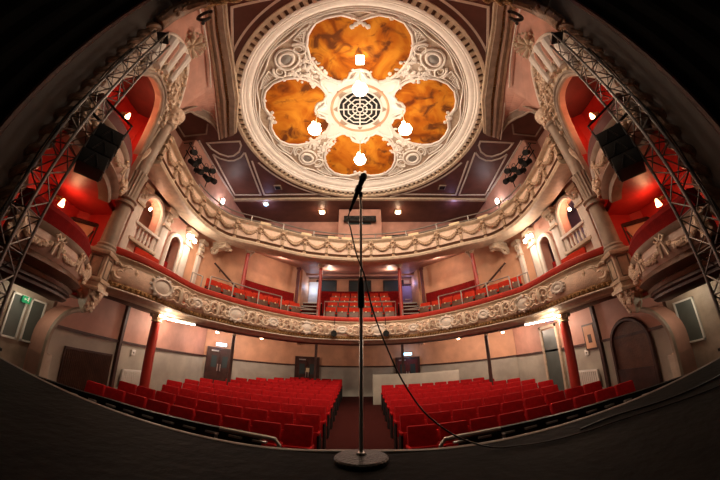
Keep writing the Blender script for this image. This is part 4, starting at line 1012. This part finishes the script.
for F, nm in ((F1,'left corner'),(F3,'red')):
    t = thing('exit_sign', F @ V(0,2.02,0), 'glowing pale blue sign above the %s stalls door' % nm, 'sign', 'lit signs above the stalls doors')
    mb = MB(); bbox_(mb, F, 0, 2.04, .05, .5, .17, .06); mb.build('sign_case', M['white'], t)
    mb = MB(); bbox_(mb, F, 0, 2.04, .085, .44, .11, .01); mb.build('lit_face', M['exitblue'], t)
    point(F @ V(0,2.04,.4), 5, (.35,.6,1))
# under-circle ceiling lights, tube lights at the red columns
for s, side in SIDES:
    t = thing('tube_light', px((-4.6,6.35,1.25), s), 'long glowing tube light beside the red column capital, %s stalls' % side, 'tube light', 'tube lights under the circle')
    MB().tube([px((-5.2,6.32,1.20),s), px((-4.56,6.96,1.20),s)], .022, 8).build('tube', M['tube'], t)
    MB().blob(px((-5.02,6.0,1.22),s), (.07,.07,.05), sub=2).build('lamp_head', M['bulb'], t)
    MB().box(px((-4.88,6.64,1.24),s), (.06,.92,.04), Matrix.Rotation(R(45*s),3,'Z')).build('fitting', M['white'], t)
    point(px((-4.85,6.2,1.12),s), 24, (1,.72,.48))
    for x, y, nm in ((-5.6,10.2,'near the corner'),(-4.0,11.0,'near the rear door'),(-5.9,7.9,'by the side wall')):
        z = 1.36
        t = thing('downlight', px((x,y,z), s), 'small bright ceiling lamp under the circle %s, %s stalls' % (nm, side), 'ceiling lamp', 'small ceiling lamps under the circle')
        MB().lathe(px((x,y,z),s), [(.07,0),(.07,.05),(.03,.06),(.03,.32)], 14).build('lamp_base', M['white'], t); MB().blob(px((x,y,z-.02),s), (.06,.06,.04), sub=2).build('glass', M['bulb'], t)
        point(px((x,y,z-.22),s), 50 if y < 10.5 else 75, (1,.74,.57))
    # radiator
    t = thing('radiator', px((-6.5,7.2,-1.1), s), 'white panel radiator on the %s stalls wall' % side, 'radiator', 'white radiators of the stalls')
    mb = MB().box((-6.5,7.2,-.72),(.07,1.2,.7), bev=.015)
    for k in range(14): mb.box((-6.455,6.68+.08*k,-.72),(.02,.02,.6))
    mb.mirror(s).build('panel', M['white'], t); MB().tube([px((-6.5,6.5,-1.1),s),px((-6.5,6.5,-.9),s),px((-6.5,6.6,-.9),s)], .015, 6).build('pipe', M['white'], t)
    # switch plate
    t = thing('wall_plate', px((-6.58,7.45,.05), s), 'small square white plate on the grey dado of the %s stalls wall' % side, 'wall plate', 'white plates on the stalls dado')
    MB().box((-6.59,7.0,.12),(.03,.16,.16), bev=.01).mirror(s).build('cover', M['white'], t)
    MB().box((-6.57,7.0,.12),(.012,.05,.05), bev=.005).mirror(s).build('rocker', M['grey'], t)
    # brown half-height post on the wall
    o = MB().box((-6.55,6.35,.1),(.1,.1,2.7)).mirror(s).build('wall_post', M['dkwood']); tag(o, 'dark vertical batten on the %s stalls wall' % side, 'batten', 'vertical battens of the stalls walls')
    # louvre vent / dark arched doorway
    if s < 0:
        t = thing('louvre_grille', (-6.6,5.45,-.35), 'large dark slatted grille low on the left stalls wall', 'grille')
        mb = MB().box((-6.59,5.45,-.62),(.06,1.5,1.2)); mb.build('frame', M['dkwood'], t)
        mb = MB()
        for k in range(26): mb.box((-6.545,4.76+.056*k,-.62),(.03,.018,1.1))
        mb.build('slats', M['wood'], t)
    else:
        t = thing('arched_door', (6.6,5.3,-1.3), 'dark arched doorway with panelled door in the right stalls wall', 'door')
        A = [(x, z) for x, z in arch_pts(4.75,5.95,-1.3,.15)]
        mb = MB(); mb.poly([(6.57,y,z) for y, z in A]); mb.build('door_leaf', M['wood'], t)
        MB().tube([(6.56,y,z) for y, z in A], .06, 6).build('door_surround', M['dkwood'], t)
        MB().box((6.54,5.35,-.85),(.03,1.1,.8)).build('lower_panel', M['dkwood'], t)
        t = thing('side_doorway', (6.6,8.1,-1.3), 'tall grey-green door with pale frame on the right stalls wall', 'door')
        MB().box((6.57,8.6,-.1),(.05,.8,2.4)).build('door_leaf', M['panelgrey'], t)
        mb = MB()
        for y in (8.15,9.05): mb.box((6.55,y,-.05),(.1,.1,2.6))
        mb.box((6.55,8.6,1.2),(.1,1.0,.1)); mb.build('door_frame', M['cream'], t)
        t = thing('wall_poster', (6.6,6.75,.6), 'small framed notice on the right stalls wall by the red column', 'notice')
        MB().box((6.57,6.7,.55),(.04,.5,.75)).build('frame', M['dkwood'], t); MB().box((6.545,6.7,.55),(.01,.4,.65)).build('sheet', M['peach'], t); MB().box((6.535,6.7,.5),(.01,.14,.24)).build('picture', M['dkwood'], t)
    # passage under the box: arch and panels
    t = thing('wall_arch', px((-6.3,4.45,-1.3), s), 'brown plaster arch beneath the %s box, at the side passage' % side, 'arch', 'arches beneath the boxes')
    A = [V(-5.95-.0*z, 0, z) for z in (0,)]
    C_ = [(3.80, -1.3), (3.80, .05)] + [(3.80+.0-.0 - .75*(1-math.cos(R(a)))*-1*0 + .7*(1-math.cos(R(a))), .05+.8*math.sin(R(a))) for a in range(0, 91, 10)]
    mb = MB(); mb.loft([[(-5.95,y,z) for y, z in C_], [(-6.6,y,z) for y, z in C_]]); mb.mirror(s).build('soffit', M['pink'], t)
    mb = MB(); mb.tube([(-5.95,y,z) for y, z in C_], .06, 6); mb.mirror(s).build('edge_moulding', M['taupe'], t)
    MB().box((-6.25,3.9,-.75),(.6,.2,1.1), bev=.02).mirror(s).build('pier', M['taupe'], t)
    t = thing('wall_panel', px((-6.6,3.5,0), s), 'grey-green wall panel with pale frame beneath the %s box' % side, 'wall panel', 'framed wall panels beneath the boxes')
    for k, y0 in enumerate(((3.14,3.46),(3.57 if s < 0 else 3.46,3.90))):
        a, b = y0
        if k == 0 and s > 0: continue
        MB().box((-6.58,(a+b)/2,.32),(.03,b-a-.02,.84)).mirror(s).build('panel_field', M['panelgrey'], t)
        mb = MB()
        for y in (a, b): mb.box((-6.56,y,.32),(.05,.035,.88))
        for z in (-.10,.74): mb.box((-6.56,(a+b)/2,z),(.05,b-a+.035,.035))
        mb.mirror(s).build('panel_frame', M['white'], t)
    mb = MB().box((-6.62,2.75,0),(.08,2.7,2.7)).mirror(s); struct(mb, 'wall_passage_%s' % side, M['taupe'])
    t = thing('oyster_light', px((-6.25,3.35,.93), s), 'oval glowing ceiling light beneath the %s box' % side, 'ceiling light', 'oval lights beneath the boxes')
    MB().lathe(px((-6.25,3.35,.95),s), [(.13,0),(.13,.04)], 20).build('lamp_base', M['white'], t); MB().blob(px((-6.25,3.35,.94),s), (.12,.12,.05), sub=2).build('glass', M['oyster'], t)
    point(px((-6.1,3.25,.75),s), 6, (1,.85,.62))
t = thing('exit_sign', (-6.5,3.3475,0.7475), 'small green running man exit sign beneath the left box', 'sign')
MB().box((-6.5,3.4000,0.6800),(.06,.19,.13)).build('sign_case', M['exitgreen'], t)
mb = MB().box((-6.463,3.4279,0.6986),(.01,.017,.04)).blob((-6.463,3.4349,0.7265),(.01,.02,.02)); mb.tube([(-6.46,3.4279,0.6846),(-6.46,3.4465,0.6661),(-6.46,3.4419,0.6428)], .008, 5); mb.tube([(-6.46,3.4279,0.6846),(-6.46,3.4093,0.6614)], .008, 5); mb.tube([(-6.46,3.4046,0.7172),(-6.46,3.4512,0.6986)], .007, 5)
mb.build('running_man_mark', M['white'], t)
mb = MB().tube([(-6.46,3.3907,0.6846),(-6.46,3.3442,0.6846)], .01, 5).tube([(-6.46,3.3628,0.7033),(-6.46,3.3442,0.6846),(-6.46,3.3628,0.6661)], .01, 5); mb.build('arrow_mark', M['white'], t)

# low pit barrier with metal rail in front of the first row
t = thing('pit_barrier', (0,3.6,-1.3), 'low black barrier with metal plates in front of the first stalls row', 'barrier')
for s, side in SIDES:
    Pb = [V(-1.3*-s,3.85,0),V(-1.7*-s,3.9,0),V(-2.6*-s,3.9,0),V(-3.9*-s,3.8,0),V(-5.2*-s,3.45,0),V(-6.2*-s,3.0,0)]
    mb = MB(); mb.loft([[p+V(0,-.04,-1.34),p+V(0,-.04,-.52),p+V(0,.04,-.52),p+V(0,.04,-1.34)] for p in Pb], closed=True); mb.build('barrier_panel', M['black'], t)
    for q in resample(Pb, .36): MB().box(q+V(0,-.05,-.60), (.20,.05,.025), Matrix.Rotation(R(8*s),3,'Z')).build('metal_plate', M['dksteel'], t)
    r_ = thing('hand_rail', (1.25*s,3.75,-1.3), 'pale bent tubular handrail before the first stalls row, %s of the aisle' % side, 'handrail', 'bent handrails before the first row')
    MB().tube([(1.02*s,3.75,-1.3),(1.02*s,3.75,-.60),(1.08*s,3.75,-.53),(1.2*s,3.75,-.52),(1.85*s,3.75,-.50)], .03, 8).build('tube', M['dksteel'], r_)
    MB().tube([(1.9*s,3.75,-1.3),(1.9*s,3.75,-.58)], .022, 8).build('post', M['dksteel'], r_)

# ---------------------------------------------------------------- stage and proscenium
st = thing('stage', (0,0,-.0), 'black painted stage floor with pale front edge', 'stage')
MB().box((0,-1.19,-.15),(13.2,5.6,.3)).build('stage_boards', M['stage'], st)
mb = MB(); ed = [V(-6.6+13.2*k/80, 1.62+.07*math.exp(-((-6.6+13.2*k/80)/.35)**2)+.0*k, 0) for k in range(81)]
mb.loft([[p+V(0,-.018,.001),p+V(0,-.008,.006),p+V(0,.02,.0),p+V(0,.02,-.06),p+V(0,-.02,-.06)] for p in ed], closed=True); mb.build('edge_nosing', M['nosing'], st)
MB().box((0,1.56,-.75),(13.2,.05,1.25)).build('stage_riser', M['black'], st)
pro = thing('proscenium_arch', (0,1.4,0), 'dark proscenium arch framed by a bronze twisted rope moulding', 'proscenium arch')
for s, side in SIDES:
    # twisted rope up the side
    def rope(pts, r):
        pts = resample([Vector(p) for p in pts], .05); mb = MB()
        mb.tube(pts, r*.70, 8)
        for ph in (0, PI):
            hx = []
            for i, p in enumerate(pts):
                tg = (pts[min(i+1,len(pts)-1)]-pts[max(i-1,0)]).normalized(); u = tg.cross(V(0,1,0)); u = u.normalized() if u.length > .1 else V(1,0,0); w = tg.cross(u)
                a = i*.05*9+ph; hx.append(p+(u*math.cos(a)+w*math.sin(a))*r*.75)
            mb.tube(hx, r*.5, 7)
        return mb
    rope([(-4.26,1.40,0),(-4.26,1.40,6.2)], .125).mirror(s).build('rope_moulding', M['rope'], pro)
    MB().box((-4.30,1.13,3.4),(.10,.50,6.9)).mirror(s).build('side_reveal', M['reveal'], pro)
    MB().tube([(-4.26,.86,0),(-4.26,.86,6.9)], .05, 6).mirror(s).build('edge_bead', M['dkwood'], pro)
    # outer band to the box
    MB().box((-4.47,1.42,3.5),(.22,.10,7.0)).mirror(s).build('outer_band', M['dkwood'], pro)
    # gilt corner bracket
    mb = MB()
    mb.tube([V(-4.2,1.4,6.0),V(-4.15,1.38,6.5),V(-3.9,1.36,6.85),V(-3.4,1.36,6.95)], [.16,.17,.17,.12], 10)
    for k in range(70):
        f = random.random(); q = V(-4.28,1.38,6.0).lerp(V(-3.3,1.36,7.05), f)+V(-.12*math.sin(PI*f),0,.25*math.sin(PI*f)); mb.blob(q+V(random.uniform(-.12,.12),random.uniform(-.12,.05),random.uniform(-.12,.12)), [random.uniform(.03,.08) for _ in range(3)])
    mb.mirror(s).build('gilt_corner', M['rope'], pro)
rope([(-3.6,1.42,7.02),(3.6,1.42,7.02)], .105).build('rope_moulding', M['gold'], pro)
MB().box((0,1.13,7.06),(8.7,.55,.10)).build('head_reveal', M['reveal'], pro)
mb = MB().box((0,1.44,7.8),(8.9,.1,1.5)); struct(mb, 'wall_proscenium', M['pink'])
for s, side in SIDES:
    t = thing('scrolled_bracket', px((-3.95,1.75,7.5), s), 'dark curled bracket above the %s proscenium corner' % side, 'bracket', 'curled brackets above the proscenium')
    mb = MB().tube([V(-3.95+.22*(1-j/40)*math.cos(j*.4), 1.78+.01*j, 7.55+.22*(1-j/40)*math.sin(j*.4)) for j in range(26)], .045, 7)
    mb.mirror(s).build('curl', M['iron'], t); MB().tube([px((-3.9,1.5,7.8),s),px((-3.95,1.7,7.75),s)], .04, 6).build('stem', M['iron'], t)
# black drapes closing the stage house
for s, side in SIDES:
    mb = MB(); rows = []
    for k in range(61):
        y = .84-4.4*k/60; rows.append([V(s*(4.36+.05*math.sin(k*1.3)),y,0), V(s*(4.36+.05*math.sin(k*1.3)),y,7.4)])
    mb.loft(rows); o = mb.build('stage_drape', M['blackcloth']); tag(o, 'black drape hanging at the %s side of the stage' % side, 'drape', 'black stage drapes')
mb = MB(); mb.loft([[V(-4.4+8.8*k/60,-3.55+.05*math.sin(k*1.3),0), V(-4.4+8.8*k/60,-3.55+.05*math.sin(k*1.3),7.4)] for k in range(61)]); o = mb.build('stage_drape', M['blackcloth']); tag(o, 'black backcloth drape hanging across the rear of the stage', 'drape')
mb = MB().box((0,-1.35,7.45),(9,4.5,.1)); struct(mb, 'ceiling_stage', M['blackcloth'])
t = thing('stage_lantern', (3.55,1.0,6.6), 'small lantern with blue lens high at the right of the proscenium', 'lantern')
MB().lathe((3.55,.9,6.75), [(.08,-.1),(.1,0),(.1,.15)], 12).build('lamp_body', M['black'], t); MB().blob((3.55,.92,6.64),(.06,.06,.03)).build('lens', M['bluelens'], t)
# orchestra side fill: walls beside the stage front under boxes
for s, side in SIDES:
    mb = MB().box((-5.6,1.45,-.2),(2.3,.1,2.4)).mirror(s); struct(mb, 'wall_stage_front_%s' % side, M['dkwood'])

# lighting trusses
def truss(s, side):
    cx, cy = -3.93, 1.58; a = R(22); t = thing('lighting_truss', px((cx,cy,0), s), 'vertical aluminium truss tower at the %s edge of the stage' % side, 'truss', 'aluminium truss towers')
    h = .145; top = 5.6
    C4 = [V(cx+math.cos(a+PI/4+k*PI/2)*h*1.414, cy+math.sin(a+PI/4+k*PI/2)*h*1.414, 0) for k in range(4)]
    for c in C4: MB().tube([c+V(0,0,.02), c+V(0,0,top)], .022, 8).mirror(s).build('chord', M['steel'], t)
    for k in range(4):
        p, q = C4[k], C4[(k+1) % 4]; mb = MB(); z = .1; f = 0
        while z < top-.3:
            mb.tube([p+V(0,0,z), q+V(0,0,z+.24)] if f % 2 == 0 else [q+V(0,0,z), p+V(0,0,z+.24)], .010, 5)
            if f % 2 == 0: mb.tube([p+V(0,0,z), q+V(0,0,z)], .010, 5)
            z += .24; f += 1
        mb.mirror(s).build('lacing', M['steel'], t)
    MB().box((cx,cy,.015),(.5,.5,.03)).mirror(s).build('base_plate', M['black'], t)
    MB().box((cx,cy,top+.02),(.24,.24,.03), Matrix.Rotation(a,3,'Z')).mirror(s).build('head_plate', M['black'], t)
    mb = MB()
    for k in range(3): mb.tube(catmull([V(cx-.05-.05*k,cy-.22-.03*k,.03)]+[V(cx-.08-.05*k+.03*math.sin(q*1.7+k),cy-.2+.03*math.cos(q*2.1+k),.6*q+.6) for q in range(8)], 4), .012, 6)
    mb.mirror(s).build('cable_bundle', M['cable'], t)
    # loudspeaker array
    c = V(-3.78,1.98,2.78); t = thing('loudspeaker_array', px(c, s), 'black three-part loudspeaker hung beside the %s truss' % side, 'loudspeaker', 'hung loudspeakers')
    rot = Matrix.Rotation(R(-32),3,'Z') @ Matrix.Rotation(R(6),3,'X')
    for k in range(3):
        cc = c+V(0,0,.235*(1-k)); mb = MB().box(cc,(.42,.40,.225), rot, bev=.015); b_ = mb.mirror(s).build('cabinet', M['black'], t)
        F = Matrix.Translation(cc) @ rot.to_4x4()
        for sg in (-1, 1): mb = MB(); mb.tube([F @ V(.215,sg*.10,-.10), F @ V(.215,.0,.09)], .012, 5); mb.mirror(s).build('front_brace', M['iron'], b_); mb = MB().tube([F @ V(.15*sg,.205,-.10), F @ V(0,.205,.09)], .012, 5).mirror(s).build('side_brace', M['iron'], b_); mb = MB().tube([F @ V(-.215,sg*.10,-.10), F @ V(-.215,.0,.09)], .012, 5).mirror(s).build('side_brace', M['iron'], b_)
    mb = MB().tube([c+V(-.16,-.1,.33), c+V(-.16,-.1,.5), c+V(-.2,-.38,.5)], .025, 6).tube([c+V(.2,.1,.33), c+V(.22,.1,.62), c+V(-.2,-.38,.85)], .02, 6); mb.mirror(s).build('hanging_frame', M['black'], t)
for s, side in SIDES: truss(s, side)

# ---------------------------------------------------------------- microphone stand, microphone, cable
ms = thing('microphone_stand', (0,1.5,0), 'chrome microphone stand with round cast iron base at the stage front', 'microphone stand')
MB().lathe((.006,1.485,0), [(.128,.0),(.134,.006),(.134,.022),(.126,.030),(.03,.040),(.022,.05)], 48).build('round_base', M['iron'], ms)
MB().lathe((.006,1.485,.035), [(.022,0),(.022,.012),(.014,.018)], 16).build('base_collar', M['chrome'], ms)
MB().tube([(.006,1.485,.04),(.006,1.485,.95)], .0105, 14).build('lower_tube', M['chrome'], ms)
MB().lathe((.006,1.485,.80), [(.013,0),(.019,.01),(.019,.14),(.015,.17),(.011,.18)], 16).build('height_clutch', M['black'], ms)
MB().tube([(.006,1.485,.95),(.006,1.485,1.555)], .0085, 14).build('upper_tube', M['chrome'], ms)
mb = MB().lathe((.006,1.485,1.545), [(.011,0),(.013,.02),(.011,.04)], 12).tube([(.006,1.485,1.575),(-.012,1.485,1.60)], .013, 8); mb.build('thread_adapter', M['black'], ms)
mc = thing('microphone', (-.012,1.485,1.62), 'black handheld microphone clipped at the top of the stand', 'microphone')
A0 = V(-.050,1.505,1.505); A1 = V(.022,1.440,1.685); d = (A1-A0).normalized(); q = d.to_track_quat('Z','Y').to_matrix(); L = (A1-A0).length
MB().lathe(A0, [(.011,0),(.013,.02),(.019,L-.035),(.021,L-.02)], 20, q).build('handle', M['black'], mc)
MB().lathe(A1-d*.012, [(.021,-.008),(.026,-.004),(.027,.008),(.0255,.022),(.019,.038),(.006,.047)], 24, q).build('grille_ball', M['mesh_'], mc)
MB().lathe(A0+d*(L*.42), [(.019,0),(.024,.008),(.024,.045),(.020,.05)], 16, q).build('clip', M['iron'], mc)
MB().lathe(A0-d*.055, [(.006,0),(.010,.01),(.0105,.06)], 14, q).build('plug', M['black'], mc)
e0 = A0-d*.055
cab = catmull([e0, e0-d*.05+V(.003,0,-.02), V(-.064,1.485,1.32), V(-.04,1.47,1.20), V(-.016,1.455,1.10), V(.03,1.455,.97), V(.05,1.455,.86), V(.09,1.46,.72), V(.145,1.46,.57), V(.21,1.46,.42), V(.30,1.455,.27), V(.39,1.45,.175), V(.49,1.45,.10), V(.60,1.46,.045), V(.70,1.47,.010), V(.80,1.44,.007), V(.95,1.39,.007), V(1.18,1.36,.007), V(1.42,1.34,.007), V(1.70,1.26,.007), V(1.98,1.15,.007), V(2.3,1.05,.007), V(2.8,.98,.007)], 6)
o = MB().tube(cab, .0045, 8).build('microphone_cable', M['cable']); tag(o, 'black cable dropping from the microphone and trailing right across the stage', 'cable')
o = MB().tube(catmull([V(1.2,1.42,.007),V(1.5,1.44,.007),V(1.9,1.32,.007),V(2.3,1.25,.007),V(2.8,1.22,.007)], 5), .006, 6).build('stage_cable', M['cable']); tag(o, 'thin black cable lying near the right end of the stage edge', 'cable')

# ---------------------------------------------------------------- lights without fixtures, camera, world
for s, side in SIDES:
    # added fill lights without fixtures, brightening the balcony fronts and box sides
    spot((2.2*s,1.9,6.7), (2.6*s,10.5,3.6), 760, 95, (1,.80,.60), .5)
    point((3.0*s,4.6,4.0), 40, (1,.62,.38), .5)
point((0,-1.2,6.6), 55, (1,.80,.62), .6)  # unseen fill added on the stage side to even out the fronts
spot((0,1.7,6.8), (0,11,2.0), 650, 80, (1,.80,.60), .5)  # added fill spot, no fixture, aimed at the circle front
spot((0,10.2,4.3), (0,8.0,-1), 200, 120, (1,.66,.5), .4)
w = bpy.data.worlds.new('world'); SC.world = w; w.use_nodes = True
w.node_tree.nodes['Background'].inputs[0].default_value = (.10,.07,.05,1); w.node_tree.nodes['Background'].inputs[1].default_value = .25

cam = bpy.data.cameras.new('camera'); co = bpy.data.objects.new('camera', cam); COL.objects.link(co); SC.camera = co
co.location = (0,0,.5); co.rotation_euler = (R(90+30.5),0,0)
cam.type = 'PANO'; cam.sensor_width = 36; cam.sensor_height = 24; cam.sensor_fit = 'HORIZONTAL'
cam.panorama_type = 'FISHEYE_LENS_POLYNOMIAL'; cam.fisheye_fov = R(210)
kk = (0.07523543466, 1.17922e-07, -3.956970e-05, 6.320458e-07)
cam.fisheye_polynomial_k0 = 0; cam.fisheye_polynomial_k1 = -kk[0]; cam.fisheye_polynomial_k2 = -kk[1]; cam.fisheye_polynomial_k3 = -kk[2]; cam.fisheye_polynomial_k4 = -kk[3]
cam.shift_y = -(240-219)/480; cam.clip_start = .02; cam.clip_end = 100
vs = SC.view_settings; vs.view_transform = 'Standard'; vs.look = 'None'; vs.gamma = 1; vs.use_curve_mapping = False; vs.exposure = 0
try: SC.cycles.max_bounces = 6
except Exception: pass
